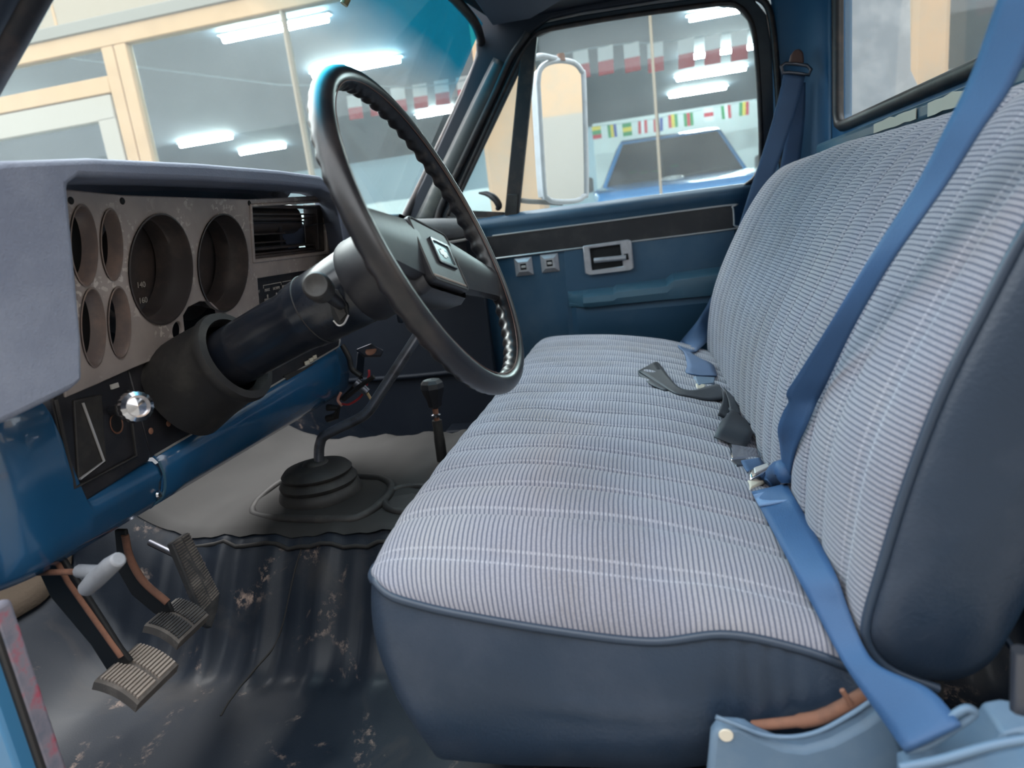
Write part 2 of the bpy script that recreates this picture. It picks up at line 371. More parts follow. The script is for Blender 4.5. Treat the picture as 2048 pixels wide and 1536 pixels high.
# ---- passenger door
D = 0.80
door = thing('door_1', (D, 0.1, 0.05), 'dark teal passenger door with window, armrest and black trim band', 'door', kind='structure')
rowz = [(0.04, 0.0), (0.36, 0.0), (0.50, 0.0), (0.545, 0.0), (0.62, 0.0), (0.628, -0.006), (0.640, -0.012), (0.652, -0.004), (0.660, 0.012), (0.662, 0.03)]
put('door_panel', fixn(grid([[(D+dx, y, z+0.005*0) for z, dx in rowz] for y in (-0.37, 0.62)])), M['teal_panel'], door, 25, solid=0.004)
# upper window frame, the hole holds vent pane and main pane
frame_out = [(880, 452), (884, 430), (935, 320), (985, 215), (1020, 135), (1052, 75), (1090, 45), (1160, 30), (1300, 8), (1440, -10), (1505, -6), (1535, 30), (1548, 110), (1556, 300), (1550, 420), (1200, 445), (1000, 470)]
win_hole = [(898, 424), (920, 372), (980, 240), (1022, 150), (1046, 102), (1070, 72), (1100, 58), (1200, 40), (1300, 25), (1440, 7), (1475, 12), (1498, 36), (1510, 80), (1519, 200), (1522, 310), (1516, 345), (1495, 368), (1450, 384), (1250, 408), (1034, 433), (1010, 436), (903, 438)]
plateX('window_frame', frame_out, D+0.012, 0.03, M['frame_dark'], door, [win_hole], 0.004)
tube('window_seal', curveX(win_hole+win_hole[:1], D+0.010, 3)[:-1], 0.0065, M['seal'], door, 8, True)
plateX('vent_divider', [(1040, 100), (1070, 62), (1074, 72), (1036, 436), (1008, 436), (1037, 140)], D+0.006, 0.02, M['seal'], door, (), 0.003)
plateX('vent_frame', [(896, 436), (912, 384), (975, 245), (1022, 145), (1050, 88), (1048, 118), (1030, 160), (985, 255), (922, 388), (910, 420), (1008, 424), (1008, 438)], D+0.008, 0.015, M['seal'], door, (), 0.002)
plateX('vent_bar_foot', [(1014, 388), (1036, 388), (1034, 434), (1010, 436)], D+0.003, 0.006, M['rubber'], door, (), 0.002)
put('pane', mesh([PX(a, b, D+0.022) for a, b in ((1060, 60), (1100, 40), (1440, -4), (1510, 20), (1535, 330), (1500, 390), (1020, 440))], [tuple(range(7))]), M['side_glass'], door, 0)
put('vent_pane', mesh([PX(a, b, D+0.020) for a, b in ((895, 438), (1040, 110), (1018, 436))], [(0, 1, 2)]), M['side_glass'], door, 0)
lt = put('vent_latch', tube_mesh(crom([PX(958, 386, D-0.004), PX(975, 388, D-0.012), PX(990, 398, D-0.018), PX(998, 412, D-0.016), PX(994, 418, D-0.010)], 5), [0.003, 0.004, 0.005, 0.006, 0.007, 0.008, 0.008, 0.009, 0.010, 0.010, 0.010, 0.010, 0.010, 0.010, 0.010, 0.009, 0.009, 0.008, 0.008, 0.007, 0.006], 10), M['black'], door)
# black band with bright edges
band = [(930, 478), (985, 472), (1200, 444), (1452, 411), (1464, 414), (1467, 422), (1468, 450), (1464, 458), (1200, 491), (975, 519), (925, 525)]
bo = plateX('trim_band', band, D-0.006, 0.006, M['black'], door, (), 0.002)
tube('bright_edge', curveX(band[1:10], D-0.007, 5), 0.0026, M['silver'], door, 6)
# crease between front and rear half of the panel
plateX('rear_panel', [(1128, 500), (1205, 490), (1470, 458), (1470, 760), (1142, 780)], D-0.006, 0.006, M['teal_panel'], door, (), 0.004)
# door pull / latch
ho = [(1165, 492), (1256, 479), (1263, 482), (1268, 536), (1262, 541), (1178, 551), (1170, 547)]
hi = [(1179, 497), (1240, 489), (1246, 532), (1184, 541)]
hb = plateX('handle_bezel', ho, D-0.018, 0.012, M['silver_plate'], door, [hi], 0.003)
plateX('handle_well', [(1178, 496), (1242, 488), (1248, 534), (1183, 542)], D-0.0075, 0.001, M['deep'], door)
tube('handle_lever', [PX(1188, 521, D-0.022), PX(1252, 515, D-0.024)], 0.0075, M['silver_plate'], door, 10, bevel=0.001)
plateX('handle_notch', [(1248, 508), (1256, 507), (1258, 519), (1250, 520)], D-0.0195, 0.002, M['deep'], door)
for cx_, cy_ in ((1048, 533), (1100, 526)):
    c = PX(cx_, cy_, D); fr = Fr((D, c.y, c.z), (0, -1, 0), (0, 0.015, 1), (-1, 0, 0))
    bm = bmesh.new()
    for lst in (((0.026, 0.0), (0.026, 0.004), (0.014, 0.013), (0.009, 0.013), (0.009, 0.008)),):
        rr = [[bm.verts.new(fr(sx*h, sy*h, z)) for sx, sy in ((-1, -1), (1, -1), (1, 1), (-1, 1))] for h, z in lst]
        for a, b in zip(rr, rr[1:]):
            for k in range(4): bm.faces.new((a[k], a[(k+1) % 4], b[(k+1) % 4], b[k]))
    pl = put('switch_plate', frombm(bm), M['silver_plate'], door, 20)
    box('switch_well', fr, -0.010, 0.010, -0.010, 0.010, 0.004, 0.008, M['deep'], pl)
    box('rocker', fr, -0.0065, 0.0065, -0.0035, 0.0035, 0.007, 0.0115, M['silver'], pl, 0.001)
# armrest with a bevelled front end and the pocket bulge below it
def yz(px, py): p = PX(px, py, D); return p.y, p.z
ya0 = PX(1142, 590, D-0.04).y; ya1 = -0.30
sec = [(0.0, 0.384), (-0.060, 0.380), (-0.066, 0.392), (-0.062, 0.408), (-0.050, 0.416), (0.0, 0.424)]
rows = []
for y, s_, dz in ((ya0+0.012, 0.10, 0.004), (ya0, 0.22, 0.0), (ya0-0.035, 0.95, 0.0), (ya0-0.05, 1.0, 0.0), (ya0-0.12, 1.0, 0.0), (ya0-0.13, 1.0, 0.006), (-0.06, 1.0, 0.008), (-0.08, 1.0, 0.022), (-0.2, 1.0, 0.026), (ya1, 1.0, 0.026)):
    rows.append([(D-0.004+dx*s_, y, z+(dz if z > 0.39 else 0)) for dx, z in sec])
put('armrest', fixn(grid(rows)), M['teal_paint'], door, 25)
rows = []
for y, s_ in ((ya0+0.006, 0.0), (ya0-0.01, 0.5), (ya0-0.05, 0.9), (-0.1, 1.0), (-0.34, 1.0)):
    rows.append([(D-0.007-dx*s_, y, z) for dx, z in ((0.0, 0.383), (0.045, 0.377), (0.05, 0.36), (0.036, 0.31), (0.020, 0.25), (0.0, 0.18))])
put('door_pocket', fixn(grid(rows)), M['teal_panel'], door, 25)
tube('pocket_edge', [PX(1140, 607, D-0.035), PX(1180, 614, D-0.052), PX(1440, 583, D-0.056)], 0.002, M['teal_paint'], door, 6)

# ---- side wall round the door: pillars, kick panel, roof rail
wr_ = thing('wall_right', (0.82, 0.3, 0.0), 'dark blue inner cab side around the passenger door', 'cab side', kind='structure')
plateX('front_pillar', [(884, 440), (938, 320), (990, 210), (1028, 130), (1058, 70), (1100, 38), (1160, 24), (1300, 2), (1500, -30), (1660, -60), (1660, -140), (900, -140), (880, -60), (918, 0), (950, 55), (952, 110), (922, 190), (845, 360), (800, 450)], D+0.020, 0.06, M['dark_navy'], wr_, (), 0.006)
def stripP(name, L, R, x0, x1, m, par):
    a = crom([PX(p[0], p[1], x0) for p in L], 5); b = crom([PX(p[0], p[1], x1) for p in R], 5)
    rows = [[p.lerp(q, k/4)+V((-0.010*math.sin(math.pi*k/4), 0, 0)) for k in range(5)] for p, q in zip(a, b)]
    return put(name, grid(rows), m, par, 60, solid=0.004)
stripP('pillar_face', [(988, 115), (958, 175), (905, 285), (850, 400), (830, 440)], [(1016, 130), (988, 195), (938, 300), (888, 405), (872, 440)], D+0.01, D+0.008, mat('worn_pillar', (44, 50, 52), 0.45, dust=(104, 104, 94), dust_amt=0.6, dscale=12), wr_)
tube('pillar_seal', curveX([(1056, 66), (1020, 118), (985, 195), (930, 310), (885, 405), (874, 440)], D+0.004, 5), 0.010, M['seal'], wr_, 8)
box('kick_panel', WORLD, 0.775, 0.80, 0.46, 1.10, -0.02, 0.64, M['dark_navy'], wr_, 0.004)
tube('kick_rail', crom([(0.772, 1.04, 0.215), (0.765, 0.75, 0.213), (0.765, 0.58, 0.216), (0.772, 0.55, 0.205)], 5), 0.008, M['dark_navy'], wr_, 8)
box('door_sill', WORLD, 0.70, 0.82, -0.5, 0.62, -0.02, 0.05, M['dark_navy'], wr_, 0.006)
# rear pillar curls into the back wall
rows = []
for k in range(9):
    t = k/8; a = t*math.pi/2
    rows.append([(D+0.01-0.10*(1-math.cos(a)), -0.36-0.115*math.sin(a)-0.02*0, z) for z in (0.0, 0.3, 0.6, 0.75, 0.9, 1.0, 1.08, 1.16)])
put('rear_pillar', fixn(grid(rows)), M['pillar_blue'], wr_, 60, solid=0.006)
tube('door_gap_seal', curveX([(1498, -12), (1532, 8), (1546, 60), (1556, 180), (1562, 300), (1560, 380), (1500, 560)], D+0.004, 5), 0.0085, M['seal'], wr_, 8)

# ---- back wall with the rear window
YB = -0.475
wb = struct(plate('wall_back', [V((-0.72, YB, -0.05)), V((0.72, YB, -0.05)), V((0.72, YB, 1.2)), V((-0.72, YB, 1.2))], [[V((-0.60, YB, 0.752)), V((0.625, YB, 0.752)), V((0.655, YB, 0.78)), V((0.655, YB, 1.09)), V((0.62, YB, 1.12)), V((-0.60, YB, 1.12))]], V((0, -0.03, 0)), M['pillar_blue'], None, 0.006))
w2 = thing('window_2', (0, YB, 0.75), 'rear window in a black rubber seal behind the bench', 'window', kind='structure')
tube('rubber_seal', [V(p) for p in ((-0.60, YB+0.004, 0.757), (0.61, YB+0.004, 0.757), (0.636, YB+0.004, 0.766), (0.646, YB+0.004, 0.79), (0.646, YB+0.004, 1.08), (0.61, YB+0.004, 1.11), (-0.60, YB+0.004, 1.11))], 0.0125, M['seal'], w2, 10, True)
put('pane', mesh([V((-0.60, YB-0.01, 0.755)), V((0.64, YB-0.01, 0.755)), V((0.64, YB-0.01, 1.11)), V((-0.60, YB-0.01, 1.11))], [(0, 1, 2, 3)]), M['rear_glass'], w2, 0)
ledge = box('window_ledge', WORLD, -0.6, 0.66, YB, YB+0.05, 0.70, 0.728, M['teal_paint'], wb, 0.008)
for (a, b, c_, d_) in ((0.06, 0.24, 0.706, 0.722), (-0.20, 0.02, 0.704, 0.7225)):
    pts = [V((a+(b-a)*t+0.012*noise.noise((t*7, a*9, 0)), YB+0.0515, (c_ if s_ == 0 else d_)+0.004*noise.noise((t*9, s_*3+1, a)))) for s_, ts in ((0, [k/8 for k in range(9)]), (1, [1-k/8 for k in range(9)])) for t in ts]
    plate('bare_patch', pts, [], V((0, 0.0012, 0)), M['cream'], wb)

# ---- roof
cl = struct(plate('ceiling', [V((-0.68, -0.50, 1.165)), V((0.84, -0.50, 1.165)), V((0.84, 0.34, 1.165)), V((0.60, 0.385, 1.165)), V((-0.45, 0.385, 1.165)), V((-0.68, 0.34, 1.165))], [], V((0, 0, 0.03)), M['dark_navy'], None, 0.005))
vis = plate('sun_visor', [PZ(938, -14, 1.13), PZ(985, 52, 1.135), PZ(1062, 38, 1.135), PZ(1160, -20, 1.13), PZ(1100, -120, 1.13), PZ(950, -120, 1.13)], [], V((0, 0, 0.012)), mat('visor_cloth', (50, 58, 74), 0.8, grain=0.3), None, 0.005)
tagp(vis, 'dark grey sun visor folded up above the passenger window corner', 'sun visor')
# ---- windshield
def WSX(px, py):   # point on the raked windshield plane
    r = ray(px, py); k = 0.67; s_ = (0.678-k*(CAM.z-0.70))/(r.y+k*r.z); return CAM+r*s_
w1 = thing('window_1', (0.1, 0.7, 0.66), 'raked windshield with blue tint band along its top', 'window', kind='structure')
top = lambda x: V((x, 0.678-0.67*(1.165-0.70)+0.01, 1.165))
bot = lambda x: V((x, 0.678-0.67*(0.64-0.70)+0.01, 0.64))
put('pane', mesh([bot(-0.60), bot(0.80), top(0.80), top(-0.60)], [(0, 1, 2, 3)]), M['windshield'], w1, 0)
tube('windshield_seal', crom([WSX(x, y) for x, y in ((760, -60), (872, -30), (925, 15), (956, 60), (960, 110), (930, 185), (862, 330), (808, 440))], 6), 0.0125, M['seal'], w1, 10)
# driver's pillar, close to the lens at the upper left
tr = thing('trim_1', (-0.53, 0.5, 0.7), "dark rubber-edged windshield pillar on the driver's side", 'pillar', kind='structure')
pa = [PX(-130, 330, -0.53), PX(-58, 190, -0.53), PX(24, 40, -0.53), PX(130, -160, -0.53), PX(330, -540, -0.50)]
tube('pillar_rubber', crom(pa, 5), 0.019, M['seal'], tr, 12)
tube('pillar_edge', crom([p+V((-0.03, -0.012, 0.004)) for p in pa], 5), 0.016, M['dark_navy'], tr, 12)
# hinge pillar flange at the lower left, paint rubbed through to red
tj = thing('trim_2', (-0.69, 0.6, -0.1), 'blue hinge pillar with rubbed red and grey edge', 'pillar', kind='structure')
jt = PX(16, 1200, -0.68)
box('pillar_body', WORLD, -0.715, -0.695, jt.y+0.004, 1.08, -0.15, jt.z-0.002, mat('jamb_blue', (58, 112, 150), 0.4, coat=0.3), tj, 0.004)
def m_edge():
    s = NT('rubbed_edge'); s.b.inputs['Roughness'].default_value = 0.6
    c = s.ramp(s.noise(26, 4, rough=0.6), [(0.40, (92, 98, 112)), (0.55, (122, 116, 126)), (0.66, (160, 74, 90)), (0.8, (190, 90, 100))])
    s.l(c, s.b.inputs['Base Color']); return s.m
box('pillar_flange', WORLD, -0.696, -0.676, jt.y, jt.y+0.012, -0.15, jt.z, m_edge(), tj, 0.004)
box('flange_seal', WORLD, -0.700, -0.694, jt.y-0.001, jt.y+0.02, -0.15, jt.z-0.006, M['rubber'], tj, 0.002)
# driver's rear corner behind the backrest
tb = thing('trim_3', (-0.66, -0.45, 0.0), "dark driver's side rear cab corner", 'pillar', kind='structure')
box('corner_post', WORLD, -0.72, -0.62, YB-0.02, YB+0.02, -0.05, 1.18, M['dark_navy'], tb, 0.01)
box('rocker', WORLD, -0.72, -0.655, -0.5, 1.08, -0.10, 0.03, M['navy_paint'], tb, 0.01)

# ================================================================== OUTSIDE: shop front, showroom, yard
GZ = -0.55
yard = struct(box('floor_yard', WORLD, -16, 4.0, -16, 18, GZ-0.1, GZ, M['concrete']))
XF = 4.0
fac = struct(box('wall_facade', WORLD, XF, XF+0.25, -6, 14, 2.57, 3.25, M['cream_wall']))
for y in (4.55, 3.30, 2.0, 6.3, 0.5, -1.5): box('wall_joint', WORLD, XF-0.004, XF+0.01, y-0.012, y+0.012, 2.62, 3.25, M['tan_frame'], fac)
box('drip_ledge', WORLD, XF-0.05, XF, -6, 14, 2.57, 2.66, mat('drip_grey', (140, 136, 128), 0.8), fac, 0.006)
fr_ = thing('window_3', (XF, 3, GZ), 'tan-framed shop front glazing across the yard', 'shop front', kind='structure')
FB = lambda n, y0, y1, z0, z1, m='tan_frame', x0=XF-0.03, x1=XF+0.06: box(n, WORLD, x0, x1, y0, y1, z0, z1, M[m], fr_, 0.008)
FB('head_rail', -6, 14, 2.44, 2.57)
FB('post', 3.94, 4.05, GZ, 2.44); FB('post', 4.06, 4.17, GZ, 2.44); FB('post', 7.4, 7.55, GZ, 2.44)
FB('transom_bar', 4.17, 7.4, 2.10, 2.23)
FB('door_rail', 4.19, 7.38, 1.90, 2.09, 'white_frame'); FB('door_stile', 4.19, 4.36, GZ, 1.92, 'white_frame'); FB('door_stile', 7.2, 7.38, GZ, 1.92, 'white_frame')
FB('sill', -6, 3.94, GZ, GZ+0.12)
for y in (2.555, -0.17, -3.0): FB('mullion', y-0.009, y+0.009, GZ, 2.44, 'cream_wall')
for y0, y1, z0, z1 in ((4.17, 7.4, 2.23, 2.44), (4.36, 7.2, GZ, 1.92), (2.568, 3.94, GZ+0.1, 2.44), (-0.157, 2.542, GZ+0.1, 2.44), (-2.987, -0.183, GZ+0.1, 2.44), (-6, -3.013, GZ+0.1, 2.44), (7.55, 14, GZ+0.1, 2.44)):
    put('pane', mesh([(XF+0.015, y0, z0), (XF+0.015, y1, z0), (XF+0.015, y1, z1), (XF+0.015, y0, z1)], [(0, 1, 2, 3)]), M['shop_glass'], fr_, 0)
for nm, y0, y1, lab in (('column', 0.66, 1.05, 'weathered peach plaster column behind the passenger mirror'), ('column', -1.93, -1.72, 'peach plaster column seen through the rear window')):
    c = plate(nm, [V((XF-0.32, y0+0.03, GZ)), V((XF-0.29, y0, GZ)), V((XF, y0, GZ)), V((XF, y1, GZ)), V((XF-0.29, y1, GZ)), V((XF-0.32, y1-0.03, GZ))], [], V((0, 0, 3.1)), M['peach']); tagp(c, lab, 'column')
SZ = -0.35
sf = struct(box('floor_showroom', WORLD, XF+0.1, 21, -9, 20, SZ-0.2, SZ, M['show_floor']))
sc_ = struct(box('ceiling_showroom', WORLD, XF+0.25, 21, -9, 20, 3.46, 3.5, mat('showroom_ceiling', (52, 62, 72), 0.8)))
for nm, b in (('wall_showroom_back', (20.8, 21, -9, 20, SZ, 3.46)), ('wall_showroom_left', (XF+0.25, 21, 19.8, 20, SZ, 3.46)), ('wall_showroom_right', (XF+0.25, 21, -9, -8.8, SZ, 3.46))):
    struct(box(nm, WORLD, *b, M['show_grey']))
pt = box('partition', WORLD, 12.0, 12.15, -8.7, 0.74, SZ, 2.37, M['show_white'], None, 0.01); tagp(pt, 'white showroom partition behind the row of country flags', 'partition')
pt = box('partition', WORLD, 16.0, 16.15, 2.4, 19, SZ, 1.75, M['show_white'], None, 0.01); tagp(pt, 'low white showroom partition seen through the windshield', 'partition')
# fluorescent tubes, end points read against the ceiling
TB = [((440, 75), (660, 40), 'longest fluorescent tube high in the windshield view, left of the steering wheel'),
      ((625, 150), (800, 120), 'fluorescent tube in the windshield view just above the steering wheel rim'),
      ((835, 232), (905, 220), 'short fluorescent tube beside the windshield pillar, right of the steering wheel'),
      ((355, 290), (468, 275), 'left one of two low fluorescent tubes above the instrument hood'),
      ((475, 305), (575, 293), 'right one of two low fluorescent tubes above the instrument hood'),
      ((-40, 251), (125, 230), 'fluorescent tube seen in the glazed shop door at the left edge'),
      ((1380, 35), (1496, 18), 'topmost fluorescent tube in the passenger window, at its rear corner'),
      ((1370, 115), (1520, 92), 'fluorescent tube crossing the red and white pennants in the passenger window'),
      ((1355, 155), (1488, 140), 'bright fluorescent tube just below the red and white pennants'),
      ((1340, 190), (1450, 177), 'lowest fluorescent tube in the passenger window, above the country flags')]
for a, b, lab in TB:
    p, q = PZ(a[0], a[1], 3.40), PZ(b[0], b[1], 3.40); xm = (p.x+q.x)/2; p.x = q.x = xm
    t = thing('ceiling_light', ((xm), (p.y+q.y)/2, 3.44), lab, 'ceiling light', 'showroom fluorescent lights')
    tube('tube', [p, q], 0.045, M['tube_light'], t, 10)
    box('batten', WORLD, xm-0.05, xm+0.05, q.y-0.05, p.y+0.05, 3.435, 3.465, M['show_white'], t)
# pennants
def flag_mesh(y, z, x, wd, ht, horiz, cols, par):
    n = len(cols); tilt = random.uniform(-0.06, 0.06)
    bm = bmesh.new()
    for k in range(n):
        if horiz: q = [(-wd/2, -ht*k/n), (wd/2, -ht*k/n), (wd/2, -ht*(k+1)/n), (-wd/2, -ht*(k+1)/n)]
        else: q = [(wd/2-wd*k/n, 0), (wd/2-wd*(k+1)/n, 0), (wd/2-wd*(k+1)/n, -ht), (wd/2-wd*k/n, -ht)]
        f = bm.faces.new([bm.verts.new((x+0.02*math.sin(a*9+y), y+a+tilt*b, z+b)) for a, b in q]); f.material_index = k
    me = bpy.data.meshes.new('flag'); bm.to_mesh(me); bm.free()
    o = put('flag', me, None, par, 0, solid=0.004)
    for c_ in cols: me.materials.append(M['flag_'+c_])
b1 = thing('pennant_string', (6.0, 0, 2.2), 'string of red and white pennants hung across the showroom', 'bunting')
pts = [(820, 176), (905, 166), (1108, 112), (1160, 100), (1210, 92), (1262, 86), (1310, 86), (1372, 78), (1425, 70), (1478, 62), (1530, 56)]
P3 = [PX(a, b, 6.0) for a, b in pts]
tube('cord', [V((6.0, 7.5, 3.46)), PX(560, 170, 6.0), PX(760, 172, 6.0)]+P3+[PX(1700, 40, 6.0), V((6.0, -3.6, 3.46))], 0.006, M['flag_grey'], b1, 5)
ya = [PX(x, 150, 6.0).y for x in (700, 745, 790, 835, 880, 925, 970)]
for y in ya: flag_mesh(y, 2.22, 6.0, 0.15, 0.24, True, ['white', 'red'], b1)
for p in P3[2:]:
    flag_mesh(p.y, p.z, 6.0, 0.15, 0.26, True, ['white', 'red'], b1)
b2 = thing('pennant_string', (11.5, 0, 2.2), 'string of small country flags in front of the white partition', 'bunting')
FL = [(1192, 252, True, ['yellow', 'green', 'red']), (1223, 249, False, ['green', 'yellow', 'blue']), (1253, 246, True, ['green', 'yellow', 'green']), (1285, 241, False, ['red', 'white', 'red']),
      (1316, 237, False, ['red', 'white', 'blue']), (1345, 229, False, ['red', 'yellow', 'green']), (1376, 226, False, ['green', 'red', 'green']), (1416, 216, True, ['white', 'red', 'white']),
      (1451, 211, False, ['green', 'white', 'red']), (1488, 204, False, ['green', 'yellow', 'red'])]
P4 = [PX(a, b, 11.5) for a, b, *_ in FL]
tube('cord', [V((11.5, 2.6, 3.46)), PX(1150, 258, 11.5)]+P4+[PX(1560, 192, 11.5), V((11.5, -4.5, 3.46))], 0.006, M['flag_grey'], b2, 5)
for p, (_, _, hz, cols) in zip(P4, FL): flag_mesh(p.y, p.z, 11.5, 0.16, 0.22, hz, cols, b2)
# the blue pickup parked inside, nose towards the yard
pk = thing('pickup_truck', (6.0, -0.38, SZ), 'bright blue pickup with dark windshield parked inside the showroom', 'vehicle')
yc = -0.385; xw = 6.45
def sym(pts): return [V((x, yc+y, z)) for x, y, z in pts]
def loftY(name, prof, hw, m, par, bev=0.02):
    """closed side profile (x,z) given a half width per point"""
    L_ = [V((x, yc-h, z)) for (x, z), h in zip(prof, hw)]; R_ = [V((x, yc+h, z)) for (x, z), h in zip(prof, hw)]
    bm = bmesh.new(); a = [bm.verts.new(p) for p in L_]; b = [bm.verts.new(p) for p in R_]; n = len(a)
    for i in range(n): bm.faces.new((a[i], a[(i+1) % n], b[(i+1) % n], b[i]))
    bm.faces.new(a); bm.faces.new(list(reversed(b)))
    return put(name, frombm(bm), m, par, 35, bev, 2)
loftY('hood', [(5.05, 0.78), (5.12, 0.84), (5.5, 0.89), (6.30, 0.95), (6.30, 0.70), (5.05, 0.70)], [0.70, 0.76, 0.80, 0.80, 0.84, 0.80], M['car_blue'], pk, 0.03)
loftY('front_body', [(5.03, 0.10), (5.03, 0.72), (6.6, 0.80), (8.0, 0.80), (8.0, -0.10), (5.2, -0.10)], [0.82, 0.84, 0.88, 0.88, 0.86, 0.82], M['car_blue'], pk, 0.04)
loftY('cab', [(6.30, 0.94), (6.72, 1.42), (6.9, 1.46), (8.0, 1.44), (8.2, 0.85), (6.4, 0.80)], [0.76, 0.54, 0.54, 0.54, 0.78, 0.80], M['car_blue'], pk, 0.03)
loftY('windshield', [(6.30, 0.955), (6.69, 1.395), (6.71, 1.385), (6.32, 0.945)], [0.70, 0.505, 0.505, 0.70], M['car_glass'], pk, 0.0)
for s_ in (-1, 1):
    bm = bmesh.new(); vs = [bm.verts.new((x, yc+s_*(h+0.012), z)) for x, z, h in ((6.62, 0.92, 0.775), (6.90, 1.38, 0.565), (7.7, 1.38, 0.565), (7.9, 0.92, 0.775))]; bm.faces.new(vs); put('side_window', frombm(bm), M['car_glass'], pk, 0, solid=0.01)
    box('door_mirror', WORLD, 6.45, 6.6, yc+s_*0.96-0.10, yc+s_*0.96+0.10, 0.92, 1.08, M['car_dark'], pk, 0.02)
    box('headlamp', WORLD, 5.0, 5.06, yc+s_*0.62-0.16, yc+s_*0.62+0.16, 0.46, 0.66, M['show_white'], pk, 0.02)
    lathe('wheel', Fr((5.75, yc+s_*0.80, SZ+0.36), (1, 0, 0), (0, 0, 1), (0, s_, 0)), [(0.0, 0.10), (0.2, 0.10), (0.24, 0.08), (0.36, 0.06), (0.36, -0.14), (0, -0.14)], M['car_dark'], pk, 24)
    tube('wiper', [V((6.27, yc+s_*0.1, 0.955)), V((6.33, yc+s_*0.55, 0.985))], 0.01, M['car_dark'], pk, 5)
box('grille', WORLD, 4.99, 5.04, yc-0.44, yc+0.44, 0.42, 0.68, M['car_dark'], pk, 0.02)
box('bumper', WORLD, 4.9, 5.06, yc-0.86, yc+0.86, 0.02, 0.34, M['car_blue'], pk, 0.04)
ec = PX(1345, 379, 5.6); ef = Fr((5.56, ec.y, 0.905), (0, 1, 0), (0.93, 0, 0.25), (-0.2, 0, 1))
em = None
for nm, sx, sy, oy in (('emblem', 0.105, 0.066, 0.0), ('emblem_ring', 0.030, 0.062, 0.0), ('emblem_ring', 0.07, 0.026, 0.028)):
    o = tube(nm, [ef(sx*math.cos(a), oy+sy*math.sin(a), 0.012) for a in [k*math.pi/12 for k in range(24)]], 0.008, M['silver'], pk if em is None else em, 6, True)
    em = em or o
tube('antenna', [V((6.32, yc+0.10, 0.95)), V((6.36, yc+0.12, 1.62))], 0.007, M['car_dark'], pk, 5)
for y, z in ((0.18, 1.03), (0.30, 1.03), (0.42, 1.05), (-0.02, 1.06)):
    box('dash_sticker', WORLD, 6.335+(z-0.955)*0.886-0.02, 6.338+(z-0.955)*0.886-0.02, yc+y-0.04, yc+y+0.04, z-0.02, z+0.02, M['flag_green'], pk)
# yard things
gb = plate('grey_board', [PX(1640, -160, 2.4), PX(1820, -160, 2.4), PX(1822, 140, 2.4), PX(1850, 200, 2.4), PX(1900, 330, 2.4), V((2.4, -1.42, GZ)), V((2.4, -0.85, GZ))], [], V((0.03, 0, 0)), M['board'], None, 0.004)
tagp(gb, 'scuffed grey board standing behind the cab, seen through the rear window', 'board')
rb = struct(box('wall_yard', WORLD, -9, 3.9, -9.3, -9.0, GZ, 2.35, mat('pale_render', (150, 146, 138), 0.9)))
box('upper_wall', WORLD, -9, 3.9, -9.28, -9.0, 2.35, 5.5, M['peach'], rb)
box('wall_stripe', WORLD, -9, 3.9, -9.0, -8.96, GZ, GZ+0.5, M['tan_frame'], rb)
blk = struct(box('wall_light_block', WORLD, -4.6, -4.3, -9, 12, GZ, 3.3, mat('light_block_grey', (104, 102, 98), 0.9, var=0.1)))  # unseen wall, added to cut the light from the driver's side
# towing mirror outside the passenger window
mt = thing('wing_mirror', (1.1, 0.2, 0.7), 'tall silver-framed towing mirror outside the passenger window', 'mirror')
mo = [(1076, 168), (1080, 140), (1096, 126), (1122, 121), (1148, 126), (1163, 142), (1168, 168), (1173, 370), (1168, 392), (1150, 402), (1112, 403), (1095, 396), (1088, 372)]
def PM(px, py):  # plane of the mirror face: faces rearwards and inboard
    a = PX(1076, 260, 1.05); b = PX(1170, 260, 1.20); u = (b-a); n_ = V((u.y, -u.x, 0)).normalized()
    r = ray(px, py); return CAM+r*(((a-CAM).dot(n_))/r.dot(n_))
mpts = crom([PM(*p) for p in mo+mo[:1]], 4)[:-1]
a_, b_ = PM(1076, 260), PM(1170, 260); nm_ = V(((b_-a_).y, -(b_-a_).x, 0)).normalized()
if nm_.x > 0: nm_ = -nm_
tube('mirror_frame', mpts, 0.0085, M['mirror_shell'], mt, 10, True)
plate('mirror_glass', mpts, [], -nm_*0.004, M['mirror'], mt)
cen = sum(mpts, V())/len(mpts)
plate('mirror_back', [cen+(p-cen)*0.98-nm_*0.008 for p in mpts], [], -nm_*0.03, M['mirror_shell'], mt, 0.01)
tube('upper_arm', crom([PM(1122, 118)-nm_*0.01, PX(1085, 112, 1.05), PX(1060, 118, 0.95), PX(1030, 122, 0.86)], 5), 0.009, M['mirror_shell'], mt, 8)
tube('lower_arm', crom([PM(1128, 406)-nm_*0.01, PX(1080, 404, 1.06), PX(1050, 402, 0.96), PX(1020, 396, 0.86)], 5), 0.008, M['rubber'], mt, 8)
lathe('pivot', Fr(PM(1122, 116), (1, 0, 0), (0, 1, 0), (0, 0, 1)), [(0, 0.012), (0.012, 0.012), (0.014, -0.01), (0, -0.012)], M['rust'], mt, 12)

